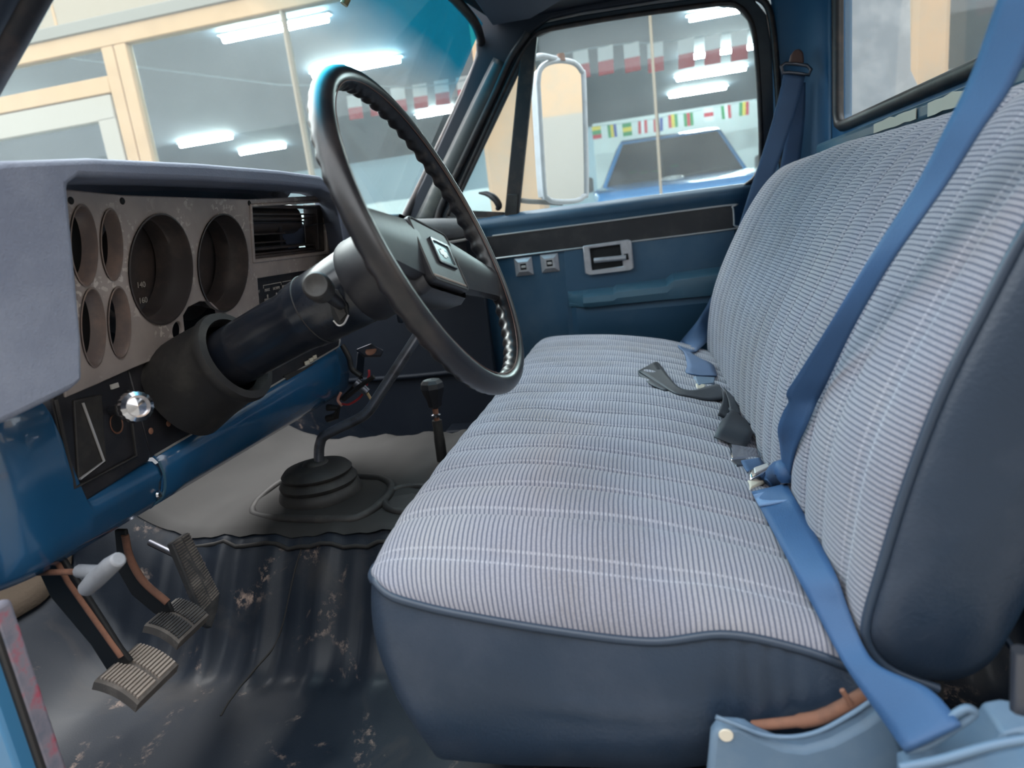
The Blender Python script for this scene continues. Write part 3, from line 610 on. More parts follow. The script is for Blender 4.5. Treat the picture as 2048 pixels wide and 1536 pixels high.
# ================================================================== BENCH SEAT
def resample(pts, n):
    c = crom([V((p[0], p[1], 0)) for p in pts], 12); L_ = [0.0]
    for a, b in zip(c, c[1:]): L_.append(L_[-1]+(b-a).length)
    out = []; k = 0
    for i in range(n+1):
        s_ = L_[-1]*i/n
        while k < len(c)-2 and L_[k+1] < s_: k += 1
        t = (s_-L_[k])/max(1e-9, L_[k+1]-L_[k]); q = c[k].lerp(c[k+1], min(1, t)); out.append((q.x, q.y))
    return out, L_[-1]
XN, XFAR = -0.585, 0.635
seat = thing('bench_seat', (0.02, 0.05, 0.05), 'wide bench seat in grey striped cloth with navy vinyl sides', 'bench seat')
NT_ = 110
cc, clen = resample([(0.288, 0.298), (0.286, 0.316), (0.268, 0.331), (0.225, 0.338), (0.15, 0.336), (0.05, 0.325), (-0.05, 0.302), (-0.13, 0.272), (-0.20, 0.235)], NT_)
cn, _ = resample([(0.288, 0.302), (0.280, 0.301), (0.25, 0.291), (0.2, 0.277), (0.106, 0.259), (0.017, 0.248), (-0.048, 0.256), (-0.109, 0.242), (-0.16, 0.22), (-0.20, 0.205)], NT_)
def xs_list(w_, n_end, n_mid):
    a = [XN+w_*(1-math.cos(math.pi/2*k/n_end)) for k in range(n_end)]
    b = [XN+w_+(XFAR-XN-2*w_)*k/n_mid for k in range(n_mid+1)]
    c = [XFAR-(p-XN) for p in reversed(a)]; return a+b+c
def gfun(x, w_):
    u = min(1.0, min(x-XN, XFAR-x)/w_); return math.sqrt(max(0.0, 1-(1-u)**2))
def corner(x, y, r=0.045, y1=0.288):
    for xe, s_ in ((XN, 1), (XFAR, -1)):
        dx = (x-(xe+s_*r))*s_; dy = y-(y1-r)
        if dx < 0 and dy > 0:
            m_ = math.hypot(dx, dy)
            if m_ > r: dx, dy = dx*r/m_, dy*r/m_; x = xe+s_*(r+dx); y = y1-r+dy
    return x, y
def pleat(x):
    fr = ((x+0.55)/0.06) % 1.0; d = min(fr, 1-fr)*0.06
    return 0.0035*math.sin(math.pi*fr)-0.0045*math.exp(-(d/0.004)**2)
rows, uvs = [], []
for x in xs_list(0.135, 26, 250):
    g = gfun(x, 0.135); r_, u_ = [], []
    for j in range(NT_+1):
        y = cn[j][0]+(cc[j][0]-cn[j][0])*g; z = cn[j][1]+(cc[j][1]-cn[j][1])*g
        e = min(1, j/10)*min(1, g*g)
        z += e*pleat(x)+0.0045*e*noise.noise((x*6, y*7, 1.5))+0.003*e*noise.noise((x*16, y*9, 7.0))
        x2, y2 = corner(x, y); r_.append((x2, y2, z)); u_.append((x+0.55, clen*j/NT_))
    rows.append(r_); uvs.append(u_)
cush = put('cushion', fixn(grid(rows, uvs=uvs)), M['fabric'], seat, 0); cush.data.shade_smooth()
# edge path: near side from the rear to the front corner, along the front, far side
edge = [(XN, cn[j][0], cn[j][1], (-1, 0)) for j in range(NT_, -1, -2)]
edge += [(x, cc[0][0], cn[0][1]+(cc[0][1]-cn[0][1])*gfun(x, 0.135), (0, 1)) for x in [XN+0.01*k for k in range(1, 122)]]
edge += [(XFAR, cn[j][0], cn[j][1], (1, 0)) for j in range(0, NT_+1, 2)]
pathp, rows = [], []
for x, y, z, nrm in edge:
    x2, y2 = corner(x, y); pathp.append(V((x2, y2, z)))
for i, p in enumerate(pathp):
    t = (pathp[min(i+1, len(pathp)-1)]-pathp[max(i-1, 0)]); n_ = V((-t.y, t.x, 0)).normalized()
    if n_.dot(V((edge[i][3][0], edge[i][3][1], 0))) < 0: n_ = -n_
    fr_amt = max(0.0, n_.y); r_ = []
    zb = 0.098+0.030*sstep(0.05, -0.15, p.y)
    for k in range(17):
        s_ = k/16
        o_ = 0.022*math.sin(math.pi*(0.05+0.80*s_))-0.016*s_**3-0.050*fr_amt*s_**1.8-0.004
        if nrm := (edge[i][3][0] == -1):
            f_ = math.exp(-((p.y+0.07)/0.05)**2)*math.exp(-((s_-0.25)/0.22)**2)
            o_ += 0.0045*f_*math.sin(p.y*330)+0.004*math.exp(-((s_-0.42-0.5*(p.y-0.05)**2*8)/0.03)**2)*math.exp(-((p.y-0.06)/0.07)**2)
            o_ += 0.003*noise.noise((p.y*9, s_*3, 3.1))
        r_.append(p+n_*o_+V((0, 0, (zb-p.z)*s_)))
    rows.append(r_)
put('cushion_side', fixn(grid(rows)), M['vinyl'], seat, 0).data.shade_smooth()
tube('cushion_piping', [p+V((0, 0, -0.001)) for p in pathp], 0.0042, M['piping'], seat, 8)
box('seat_base', WORLD, XN+0.05, XFAR-0.05, -0.24, 0.20, 0.075, 0.20, M['deep'], seat)
# backrest
bc, blen = resample([(-0.20, 0.20), (-0.165, 0.222), (-0.149, 0.26), (-0.150, 0.33), (-0.162, 0.40), (-0.182, 0.457), (-0.212, 0.52), (-0.247, 0.584), (-0.285, 0.638), (-0.318, 0.671), (-0.345, 0.684), (-0.375, 0.684), (-0.40, 0.668), (-0.415, 0.63)], NT_)
bn, _ = resample([(-0.215, 0.206), (-0.178, 0.224), (-0.163, 0.244), (-0.160, 0.266), (-0.172, 0.321), (-0.189, 0.39), (-0.211, 0.461), (-0.235, 0.519), (-0.262, 0.579), (-0.298, 0.632), (-0.328, 0.660), (-0.350, 0.671), (-0.378, 0.671), (-0.402, 0.655), (-0.42, 0.62)], NT_)
rows, uvs = [], []
for x in xs_list(0.10, 22, 260):
    g = gfun(x, 0.10); r_, u_ = [], []
    tr_ = 0.012*(1-gfun(x, 0.06))
    for j in range(NT_+1):
        a = V((0, bn[j][0], bn[j][1])); b = V((0, bc[j][0], bc[j][1])); p = a.lerp(b, g)
        i0, i1 = max(0, j-1), min(NT_, j+1); tg = V((0, bc[i1][0]-bc[i0][0], bc[i1][1]-bc[i0][1])).normalized(); nn = V((0, tg.z, -tg.y))
        e = min(1, g*g)*min(1, j/8)
        p += nn*(e*pleat(x)+0.004*e*noise.noise((x*5, j*0.05, 4.5))+0.005*e*noise.noise((x*2, j*0.03, 9.5)))
        r_.append((x, p.y, p.z)); u_.append((x+0.55, blen*j/NT_))
    rows.append(r_); uvs.append(u_)
put('backrest', fixn(grid(rows, uvs=uvs)), M['fabric'], seat, 0).data.shade_smooth()
side_o = [bn[j] for j in range(6, NT_-3, 2)]+crom([V((-0.415, 0.63, 0)), V((-0.40, 0.585, 0)), V((-0.355, 0.50, 0)), V((-0.31, 0.40, 0)), V((-0.282, 0.31, 0)), V((-0.265, 0.26, 0)), V((-0.25, 0.228, 0)), V((-0.228, 0.212, 0)), V((-0.20, 0.212, 0))], 4)
side_o = [(p[0], p[1]) for p in side_o]
for xe, s_ in ((XN, -1), (XFAR, 1)):
    ctr = (-0.272, 0.44)
    # spine between bottom and top keeps the rings inside the slanting outline
    def spine(z): return lerp_curve([(0.20, -0.212), (0.30, -0.225), (0.44, -0.268), (0.56, -0.325), (0.66, -0.378)], z)
    rows = []
    for q, o_ in ((1.0, -0.003), (0.96, 0.004), (0.86, 0.010), (0.65, 0.015), (0.35, 0.018), (0.0, 0.019)):
        rows.append([(xe+s_*o_, spine(ctr[1]+(z-ctr[1])*(0.25+0.75*q))+(y-spine(z))*q, ctr[1]+(z-ctr[1])*(0.25+0.75*q)) for y, z in side_o])
    put('backrest_side', fixn(grid(rows, close_v=True)), M['vinyl'], seat, 0).data.shade_smooth()
    tube('backrest_piping', [V((xe, bn[j][0]+0.001, bn[j][1])) for j in range(0, NT_+1, 2)], 0.0042, M['piping'], seat, 8)
rows = [[(x, max(bn[j][0]-0.10, -0.455), bn[j][1]) for j in range(6, NT_-4, 8)] for x in (XN+0.01, XFAR-0.01)]
put('backrest_shell', fixn(grid(rows)), M['vinyl'], seat, 40, solid=0.004)
# rusty hinge bar of the seat frame and its plastic cover
tube('hinge_bar', crom([PX(1505, 1452, -0.606), PX(1590, 1443, -0.612), PX(1640, 1434, -0.612), PX(1690, 1410, -0.612), PX(1735, 1384, -0.610)], 5), [0.0045]*6+[0.0058]*6+[0.0055]*9, M['rust'], seat, 8)
tube('hinge_pin', [PX(1684, 1380, -0.618), PX(1704, 1412, -0.618)], 0.0022, M['rust'], seat, 6)

def extr(name, pts, x, th, m, par, bevel=0.004, holes=()): return plateX(name, pts, x, th, m, par, holes, bevel)
cv = thing('seat_hinge_cover', PX(1600, 1536, -0.62), 'pale blue curved plastic hinge cover beside the seat base', 'trim cover')
co = [(1420, 1446), (1432, 1430), (1490, 1432), (1512, 1446), (1560, 1466), (1600, 1470), (1650, 1456), (1710, 1424), (1756, 1392), (1770, 1410), (1800, 1480), (1810, 1640), (1416, 1640), (1412, 1530)]
extr('cover_shell', co, -0.610, -0.016, M['cover'], cv, 0.005)
tube('cover_lip', curveX([(1432, 1434), (1480, 1452), (1530, 1470), (1585, 1474), (1640, 1462), (1700, 1430), (1752, 1396)], -0.627, 5), 0.002, M['cover'], cv, 8)
lathe('screw_hole', Fr(PX(1452, 1470, -0.6265), (0, 1, 0), (0, 0, 1), (-1, 0, 0)), [(0.0, 0.0012), (0.0055, 0.0012), (0.006, 0.0)], M['cream'], cv, 16)
rc = thing('belt_retractor_cover', PX(1930, 1536, -0.67), 'pale blue moulded belt cover on the door sill', 'belt cover')
ro = [(1792, 1506), (1806, 1498), (1840, 1500), (1905, 1462), (1950, 1424), (1962, 1404), (2000, 1396), (2050, 1404), (2140, 1420), (2140, 1680), (1796, 1680)]
extr('cover_shell', ro, -0.645, -0.030, M['cover'], rc, 0.008)
extr('cover_front', [(1796, 1534), (1880, 1518), (1980, 1490), (2060, 1474), (2140, 1470), (2140, 1700), (1792, 1700)], -0.676, -0.03, M['cover'], rc, 0.008)
tube('cover_ridge', curveX([(1800, 1536), (1880, 1520), (1980, 1492), (2060, 1478), (2140, 1476)], -0.707, 5), 0.003, M['cover'], rc, 8)
tube('slot_rim', curveX([(1815, 1500), (1850, 1492), (1905, 1458), (1945, 1430), (1944, 1420), (1925, 1420), (1880, 1450)], -0.676, 5), 0.003, M['cover'], rc, 8)
tube('seat_belt_rod', [PX(2044, 1300, -0.69), PX(2040, 1420, -0.69)], 0.006, M['steel'], rc, 8)

# ---- belts: where webbing lies on the seat its distance comes from the seat's own surface
from mathutils.bvhtree import BVHTree
_vs, _ps = [], []
for o in seat.children:
    if o.name.split('.')[0] in ('cushion', 'backrest', 'cushion_side', 'backrest_side'):
        k0 = len(_vs); _vs += [v.co.copy() for v in o.data.vertices]; _ps += [[k0+i for i in p.vertices] for p in o.data.polygons]
SEAT = BVHTree.FromPolygons(_vs, _ps)
def PS(px, py, clear=0.005, xmax=9.0):
    r = ray(px, py).normalized(); h = SEAT.ray_cast(CAM, r, 3.0); p = CAM+r*(h[3]-clear) if h[0] is not None else PX(px, py, xmax)
    return PX(px, py, xmax) if p.x > xmax else p
db = thing('seat_belt', (-0.36, -0.14, 0.27), "bright blue driver's shoulder and lap belt across the near end of the bench", 'seat belt')
Ls = [(2030, -80, -0.58), (1997, 0, -0.575), (1943, 150, -0.56), (1888, 263, -0.55), (1834, 369, -0.535), (1775, 462, -0.52), (1724, 541, -0.505), (1650, 662, -0.475), (1595, 750, -0.44), (1573, 785, -0.425), (1577, 803, -0.42), (1566, 824, -0.41), (1556, 858, -0.395), (1561, 893, -0.375), (1566, 940, -0.35)]
Rs = [(2140, -80, -0.61), (2100, 0, -0.605), (2030, 160, -0.59), (1962, 262, -0.575), (1900, 358, -0.56), (1835, 450, -0.545), (1778, 533, -0.525), (1705, 660, -0.485), (1664, 745, -0.455), (1648, 778, -0.44), (1636, 801, -0.43), (1624, 828, -0.42), (1611, 858, -0.40), (1592, 899, -0.38), (1578, 960, -0.355)]
ribbon('shoulder_strap', [PS(p[0], p[1], 0.012, p[2]) for p in Ls], [PS(p[0], p[1], 0.008, p[2]) for p in Rs], M['belt'], db, 6)
Ll = [(1503, 984, -0.345), (1512, 1000, -0.36), (1529, 1032, -0.40), (1587, 1141, -0.485), (1628, 1216, -0.54), (1669, 1294, -0.585), (1698, 1344, -0.61), (1759, 1432, -0.650), (1800, 1490, -0.680), (1812, 1506, -0.682)]
Rl = [(1574, 968, -0.350), (1586, 990, -0.37), (1607, 1026, -0.405), (1666, 1136, -0.485), (1696, 1216, -0.545), (1726, 1290, -0.595), (1762, 1334, -0.62), (1858, 1378, -0.655), (1914, 1438, -0.680), (1922, 1452, -0.682)]
ribbon('lap_strap', [PS(p[0], p[1], 0.008, max(p[2], -0.40) if p[1] < 1290 else p[2]) for p in Ll], [PS(p[0], p[1], 0.008, max(p[2], -0.40) if p[1] < 1290 else p[2]) for p in Rl], M['belt'], db, 6)
ribbon('stitched_end', [PS(1506, 990, 0.011), PS(1512, 1001, 0.011), PS(1518, 1012, 0.011)], [PS(1572, 974, 0.011), PS(1580, 988, 0.011), PS(1586, 1000, 0.011)], mat('belt_stitch', (104, 132, 168), 0.7, grain=0.6, gscale=300), db, 4, th=0.003)
put('strap_loop', tube_mesh(crom([PS(1535, 966, 0.014), PS(1552, 950, 0.014), PS(1568, 940, 0.014), PS(1573, 966, 0.014)], 5), [0.006, 0.008, 0.010, 0.011, 0.012, 0.013, 0.013, 0.013, 0.013, 0.012, 0.012, 0.012, 0.011, 0.010, 0.008, 0.006], 10), M['belt'], db, 50)
def buckle(name, c4, x, th, m1, par, btn=True):
    pts = [PS(a, b, 0.003+th) for a, b in c4]; n_ = (pts[1]-pts[0]).cross(pts[3]-pts[0]).normalized()
    if n_.dot(CAM-pts[0]) < 0: n_ = -n_
    o = plate(name, pts, [], -n_*th, m1, par, 0.003)
    if btn:
        c_ = sum(pts, V())/4; q = [c_+(p-c_)*0.62+n_*0.0005 for p in pts]; plate('button', q, [], n_*0.003, M['silver'], o, 0.001)
    return o
buckle('buckle', [(1497, 940), (1541, 924), (1547, 936), (1500, 958)], -0.325, 0.014, M['chrome'], db)
buckle('latch_plate', [(1496, 958), (1538, 942), (1530, 962), (1500, 976)], -0.325, 0.006, M['cream'], db, False)

cb = thing('seat_belt', (0.0, -0.1, 0.30), 'loose black centre lap belt looped on the seat with chrome buckle', 'seat belt')
xb = 0.0
A_ = [(1440, 836, -0.13), (1448, 800, -0.05), (1440, 772, 0.0), (1420, 768, 0.03), (1392, 780, 0.06), (1365, 778, 0.09), (1342, 758, 0.12), (1316, 724, 0.15), (1296, 728, 0.16), (1276, 742, 0.15)]
B_ = [(1449, 838, -0.15), (1462, 812, -0.09), (1455, 797, -0.03), (1422, 800, 0.0), (1385, 798, 0.04), (1352, 789, 0.08), (1318, 770, 0.11), (1284, 752, 0.14), (1279, 750, 0.15), (1275, 746, 0.15)]
A_ = [(1436, 830, -0.12), (1446, 796, -0.06), (1438, 770, 0.0), (1412, 774, 0.03), (1385, 781, 0.06), (1358, 775, 0.09), (1338, 754, 0.12), (1318, 727, 0.15), (1310, 724, 0.155)]
B_ = [(1452, 838, -0.12), (1462, 812, -0.06), (1450, 800, -0.01), (1415, 801, 0.01), (1382, 794, 0.04), (1350, 787, 0.07), (1320, 769, 0.10), (1286, 748, 0.13), (1276, 742, 0.145)]
ribbon('strap', [PS(p[0], p[1], 0.022) for p in A_], [PS(p[0], p[1], 0.006) for p in B_], M['belt_black'], cb, 6)
ribbon('strap_fold', [PS(1310, 724, 0.022), PS(1318, 735, 0.014), PS(1330, 758, 0.008), PS(1352, 776, 0.005)], [PS(1276, 742, 0.007), PS(1280, 752, 0.005), PS(1300, 768, 0.005), PS(1330, 782, 0.004)], M['belt_black'], cb, 5)
ribbon('strap_end', [PS(1428, 874, 0.014), PS(1440, 846, 0.018), PS(1464, 818, 0.016)], [PS(1490, 898, 0.014), PS(1506, 868, 0.018), PS(1494, 842, 0.016)], M['belt_black'], cb, 1)
ribbon('strap_tail', [PS(1460, 822, 0.012), PS(1456, 800, 0.012), PS(1446, 775, 0.012)], [PS(1482, 832, 0.008), PS(1474, 808, 0.008), PS(1462, 790, 0.008)], M['belt_black'], cb, 5)
buckle('buckle', [(1458, 886), (1516, 896), (1518, 914), (1464, 916)], -0.24, 0.014, M['chrome'], cb, False)
buckle('buckle_frame', [(1462, 918), (1518, 912), (1500, 932), (1474, 930)], -0.27, 0.008, M['steel'], cb, False)
ribbon('buckle_strap', [PS(1482, 922, 0.008), PS(1488, 934, 0.008), PS(1495, 944, 0.008)], [PS(1520, 916, 0.008), PS(1526, 926, 0.008), PS(1530, 936, 0.008)], M['belt_dull'], cb, 4)

pb = thing('seat_belt', (0.72, -0.3, 0.3), 'faded blue passenger shoulder belt hanging from the rear pillar guide', 'seat belt')
Lp = [(1568, 146, 0.745), (1552, 215, 0.74), (1530, 290, 0.735), (1497, 390, 0.73), (1462, 500, 0.725), (1424, 590, 0.715), (1396, 640, 0.70), (1362, 682, 0.69)]
Rp = [(1611, 149, 0.745), (1592, 220, 0.74), (1562, 310, 0.735), (1530, 400, 0.73), (1490, 520, 0.725), (1452, 620, 0.71), (1424, 672, 0.69), (1392, 704, 0.67)]
ribbon('shoulder_strap', [PS(p[0], p[1], 0.010, p[2]) if p[1] > 600 else PX(*p) for p in Lp], [PS(p[0], p[1], 0.010, p[2]) if p[1] > 690 else PX(*p) for p in Rp], M['belt_dull'], pb, 6)
ribbon('lower_strap', [PS(1362, 682, 0.012, 0.69), PS(1356, 692, 0.012, 0.67), PS(1368, 706, 0.012), PS(1374, 730, 0.012), PS(1372, 745, 0.008), PS(1398, 752, 0.008)], [PS(1392, 704, 0.012, 0.67), PS(1384, 706, 0.012, 0.66), PS(1398, 716, 0.012), PS(1424, 728, 0.012), PS(1432, 744, 0.012), PS(1434, 752, 0.010)], M['belt_dull'], pb, 5)
ribbon('wall_strap', [PX(1594, 165, 0.765), PX(1578, 240, 0.768), PX(1556, 360, 0.772)], [PX(1611, 165, 0.765), PX(1609, 240, 0.768), PX(1596, 360, 0.772)], M['belt_dull'], pb, 5)
tube('guide_ring', [PX(a, b, 0.742) for a, b in ((1562, 133), (1570, 127), (1590, 128), (1614, 131), (1622, 139), (1618, 150), (1604, 148), (1578, 145), (1566, 146))], 0.0042, M['steel'], pb, 8, True)
plateX('guide_anchor', [(1578, 128), (1582, 110), (1590, 99), (1600, 97), (1607, 104), (1609, 118), (1608, 131)], 0.744, 0.012, M['brown'], pb, (), 0.004)
buckle('latch_plate', [(1388, 752), (1432, 748), (1430, 766), (1396, 770)], 0.40, 0.008, M['cover'], pb, False)
buckle('latch_tongue', [(1392, 766), (1412, 768), (1408, 778), (1394, 776)], 0.40, 0.004, M['cream'], pb, False)

# ================================================================== DASHBOARD
dash = thing('dashboard', (-0.2, 0.65, 0.30), 'padded navy dashboard with gutted instrument bezel and blue metal lower edge', 'dashboard')
def BZ(x, z, out=0.0): return V((x, 0.63-0.15*(z-0.614)-out, z))
BN = V((0, -1, -0.15)).normalized(); BU = V((0, -0.15, 1)).normalized()
def ell(cx, cz, rx, rz, sk, n=40): return [BZ(cx+rx*math.cos(a)+sk*rz*math.sin(a), cz+rz*math.sin(a)) for a in [2*math.pi*k/n for k in range(n)]]
G = [(-0.4435, 0.655, 0.0185, 0.0435, 0.10), (-0.4025, 0.654, 0.0165, 0.0405, 0.10), (-0.4465, 0.5615, 0.0175, 0.0445, 0.10), (-0.406, 0.561, 0.0175, 0.042, 0.10), (-0.3205, 0.6185, 0.0595, 0.0705, 0.10), (-0.1845, 0.6175, 0.0620, 0.0715, 0.10)]
bez_out = [BZ(-0.463, 0.716), BZ(-0.375, 0.712), BZ(-0.104, 0.713), BZ(0.182, 0.727), BZ(0.188, 0.500), BZ(-0.10, 0.500), BZ(-0.118, 0.508), BZ(-0.208, 0.512), BZ(-0.208, 0.552), BZ(-0.222, 0.563), BZ(-0.248, 0.567), BZ(-0.275, 0.562), BZ(-0.287, 0.552), BZ(-0.287, 0.510), BZ(-0.34, 0.504), BZ(-0.393, 0.500), BZ(-0.45, 0.494), BZ(-0.497, 0.490)]
vent_h = [BZ(-0.098, 0.701), BZ(0.160, 0.713), BZ(0.162, 0.618), BZ(-0.100, 0.618)]
radio_h = [BZ(-0.094, 0.586), BZ(0.165, 0.586), BZ(0.165, 0.510), BZ(-0.094, 0.510)]
key_h = [ell(-0.302, 0.533, 0.010, 0.0125, 0.1, 16), ell(-0.196, 0.530, 0.010, 0.013, 0.1, 16)]
bez = plate('instrument_bezel', bez_out, [ell(*g) for g in G]+[vent_h, radio_h]+key_h, -BN*0.006, M['bezel'], dash, 0.0015)
for i, (cx_, cz_, rx, rz, sk) in enumerate(G):
    big = rx > 0.03; dep = 0.052 if big else 0.017
    rows = []
    for q, dd in ((1.03, -0.0025), (1.0, -0.003), (0.985, 0.0), (0.955, dep*0.45), (0.92, dep*0.5), (0.915, dep)) if big else ((1.05, -0.002), (1.0, -0.0025), (0.95, 0.0), (0.84, dep)):
        rows.append([BZ(cx_, cz_)+(p-BZ(cx_, cz_))*q-BN*dd for p in ell(cx_, cz_, rx, rz, sk)])
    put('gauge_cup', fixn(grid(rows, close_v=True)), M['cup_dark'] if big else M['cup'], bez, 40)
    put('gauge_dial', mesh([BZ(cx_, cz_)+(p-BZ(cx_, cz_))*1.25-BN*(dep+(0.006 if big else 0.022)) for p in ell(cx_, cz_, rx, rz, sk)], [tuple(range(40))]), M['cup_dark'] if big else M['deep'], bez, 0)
for s_, px_, py_ in (('140', 281, 570), ('160', 285, 601)):
    r = ray(px_, py_); yy = 0.63+0.0565; t_ = (yy+0.15*(0.614-CAM.z))/(r.y+0.15*r.z); p = CAM+r*t_
    text('dial_number', s_, Fr(p+BN*0.001, (1, 0, 0), BU, BN), 0.0115, M['print'], bez)
for x, z in ((-0.452, 0.704), (-0.376, 0.705), (-0.103, 0.707), (0.172, 0.718), (-0.475, 0.535)):
    lathe('bezel_screw', Fr(BZ(x, z), (1, 0, 0), BU, BN), [(0.0, 0.001), (0.003, 0.0015), (0.0045, 0.0)], M['deep'], bez, 10)
# dark inner housing behind the openings
plate('housing', [BZ(-0.47, 0.71)-BN*0.075, BZ(0.19, 0.72)-BN*0.075, BZ(0.19, 0.49)-BN*0.075, BZ(-0.48, 0.49)-BN*0.075], [], -BN*0.01, M['deep'], dash)
# vent: frame, moving barrel, louvres
vf = plate('air_vent', [p+BN*0.003 for p in [BZ(-0.104, 0.706), BZ(0.170, 0.719), BZ(0.172, 0.611), BZ(-0.106, 0.612)]], [[p+BN*0.003 for p in vent_h]], -BN*0.012, M['bezel'], dash, 0.002)
FV = Fr(BZ(-0.10, 0.66), (1, 0, 0), BU, -BN)
boxes('vent_frame', FV, [(0.0, 0.255, 0.040, 0.046, 0.004, 0.030), (0.0, 0.262, -0.044, -0.038, 0.004, 0.030), (0.238, 0.262, -0.044, 0.048, 0.004, 0.034), (-0.004, 0.004, -0.044, 0.046, 0.0, 0.03)], M['cup_dark'], vf, 0.001)
for z_ in (0.030, 0.022, -0.028, -0.036): box('vent_louver', FV, 0.0, 0.236, z_-0.0015, z_+0.0015, 0.010, 0.034, M['cup_dark'], vf)
tube('vent_grille_rim', [FV(a, b, 0.016) for a, b in ((0.006, 0.016), (0.205, 0.016), (0.205, -0.026), (0.006, -0.026))], 0.0018, M['steel'], vf, 6, True)
lathe('vent_barrel', Fr(FV(0.0, 0.020, 0.045), BU, -BN, (1, 0, 0)), [(0.0, 0.0), (0.028, 0.0), (0.028, 0.20), (0.0, 0.20)], M['cup_dark'], vf, 20)
for z_ in (-0.004, -0.018): tube('vent_bar', [FV(0.006, z_, 0.018), FV(0.135, z_, 0.018)], 0.0015, M['cup_dark'], vf, 6)
box('vent_flap', FV, 0.12, 0.13, -0.026, 0.014, 0.02, 0.05, M['black'], vf)
# heater / radio face
rf_ = plate('radio', [BZ(-0.096, 0.588)-BN*0.010, BZ(0.167, 0.588)-BN*0.010, BZ(0.167, 0.508)-BN*0.010, BZ(-0.096, 0.508)-BN*0.010], [], -BN*0.01, M['black'], dash)
FRD = Fr(BZ(-0.094, 0.560)+BN*-0.0095, (1, 0, 0), BU, BN)
for k, s_ in enumerate(('OFF', 'MAX', 'NORM', 'BI-LEV', 'VENT', 'HTR', 'DEF')): text('marking', s_, Fr(FRD(0.012+0.030*k, 0.002, 0.0003), (1, 0, 0), BU, BN), 0.0075, M['print'], rf_)
boxes('marking_lines', FRD, [(0.030, 0.090, 0.0105, 0.0117, 0, 0.0004), (0.030, 0.0312, 0.006, 0.0117, 0, 0.0004), (0.089, 0.090, 0.006, 0.0117, 0, 0.0004), (0.094, 0.15, 0.0105, 0.0117, 0, 0.0004)]+[(0.010+0.030*k, 0.014+0.030*k, -0.012, -0.006, 0, 0.0004) for k in range(5)], M['print'], rf_)
box('slider_knob', FRD, 0.030, 0.040, -0.022, -0.012, 0.0, 0.010, M['silver'], rf_, 0.001)
# hood of the instrument panel
ho_pts = [(-0.72, 0.515), (-0.70, 0.498), (-0.64, 0.503), (-0.575, 0.512), (-0.556, 0.519), (-0.545, 0.56), (-0.530, 0.64), (-0.517, 0.710), (-0.502, 0.7185), (-0.45, 0.7200), (-0.30, 0.7245), (-0.10, 0.7275), (0.03, 0.7265), (0.068, 0.719), (0.082, 0.69), (0.092, 0.60), (0.098, 0.50), (0.135, 0.50), (0.128, 0.60), (0.120, 0.68), (0.105, 0.715), (0.075, 0.738), (0.03, 0.749), (-0.10, 0.750), (-0.30, 0.746), (-0.48, 0.7385), (-0.58, 0.728), (-0.66, 0.710), (-0.71, 0.68), (-0.735, 0.62)]
_h = plate('dash_hood', [V((x, 0.555-0.03*(z-0.6), z)) for x, z in ho_pts], [], V((0, 0.09, 0)), M['pad'], dash, 0.006, 3, 30)
for v in _h.data.vertices:
    if v.co.y > 0.60: v.co.x += 0.10*sstep(-0.15, 0.09, v.co.x); v.co.z += 0.004*sstep(0.6, 0.7, v.co.z)
# top of the dash running forward to the glass
rows = []
for x in [-0.70, -0.60, -0.45, -0.2, 0.0, 0.08, 0.125, 0.16]:
    zt = lerp_curve([(-0.70, 0.69), (-0.60, 0.722), (-0.45, 0.737), (-0.2, 0.745), (0.0, 0.745), (0.08, 0.728), (0.125, 0.69), (0.16, 0.66)], x)
    rows.append([V((x, y+(0.07 if x > 0.05 and y < 0.63 else 0), zt-dz)) for y, dz in ((0.585, 0.010), (0.62, 0.003), (0.66, 0.008), (0.70, 0.03), (0.74, 0.09))])
put('dash_top', fixn(grid(rows)), M['pad'], dash, 50, solid=0.004)
# passenger half
sec = [(0.66, 0.60), (0.50, 0.605), (0.478, 0.612), (0.468, 0.630), (0.472, 0.650), (0.492, 0.664), (0.54, 0.670), (0.62, 0.672), (0.70, 0.665), (0.74, 0.64)]
rows = []
for x, s_ in ((0.11, 1), (0.20, 1), (0.40, 1), (0.62, 1), (0.70, 1), (0.735, 0.92), (0.757, 0.75), (0.765, 0.5)):
    rows.append([V((x, 0.60+(y-0.60)*(0.75+0.25*s_), 0.60+(z-0.60)*s_)) for y, z in sec])
put('passenger_pad', fixn(grid(rows)), M['pad_dusty'], dash, 50)
tube('pad_trim', crom([V((0.30, 0.478, 0.602)), V((0.62, 0.474, 0.604)), V((0.72, 0.476, 0.606)), V((0.762, 0.50, 0.604))], 5), 0.004, M['silver'], dash, 6)
box('glove_panel', WORLD, 0.205, 0.56, 0.505, 0.52, 0.45, 0.600, M['dark_navy'], dash, 0.006)
pv = box('side_vent', WORLD, 0.56, 0.765, 0.492, 0.56, 0.540, 0.602, M['black'], dash, 0.004)
boxes('side_vent_mouth', WORLD, [(0.60, 0.66, 0.489, 0.493, 0.556, 0.586)], M['deep'], pv)
box('vent_flap', WORLD, 0.60, 0.66, 0.482, 0.489, 0.586, 0.594, M['rubber'], pv, 0.001)
tube('lower_trim', [V((0.56, 0.490, 0.538)), V((0.765, 0.490, 0.540))], 0.003, M['silver'], dash, 6)
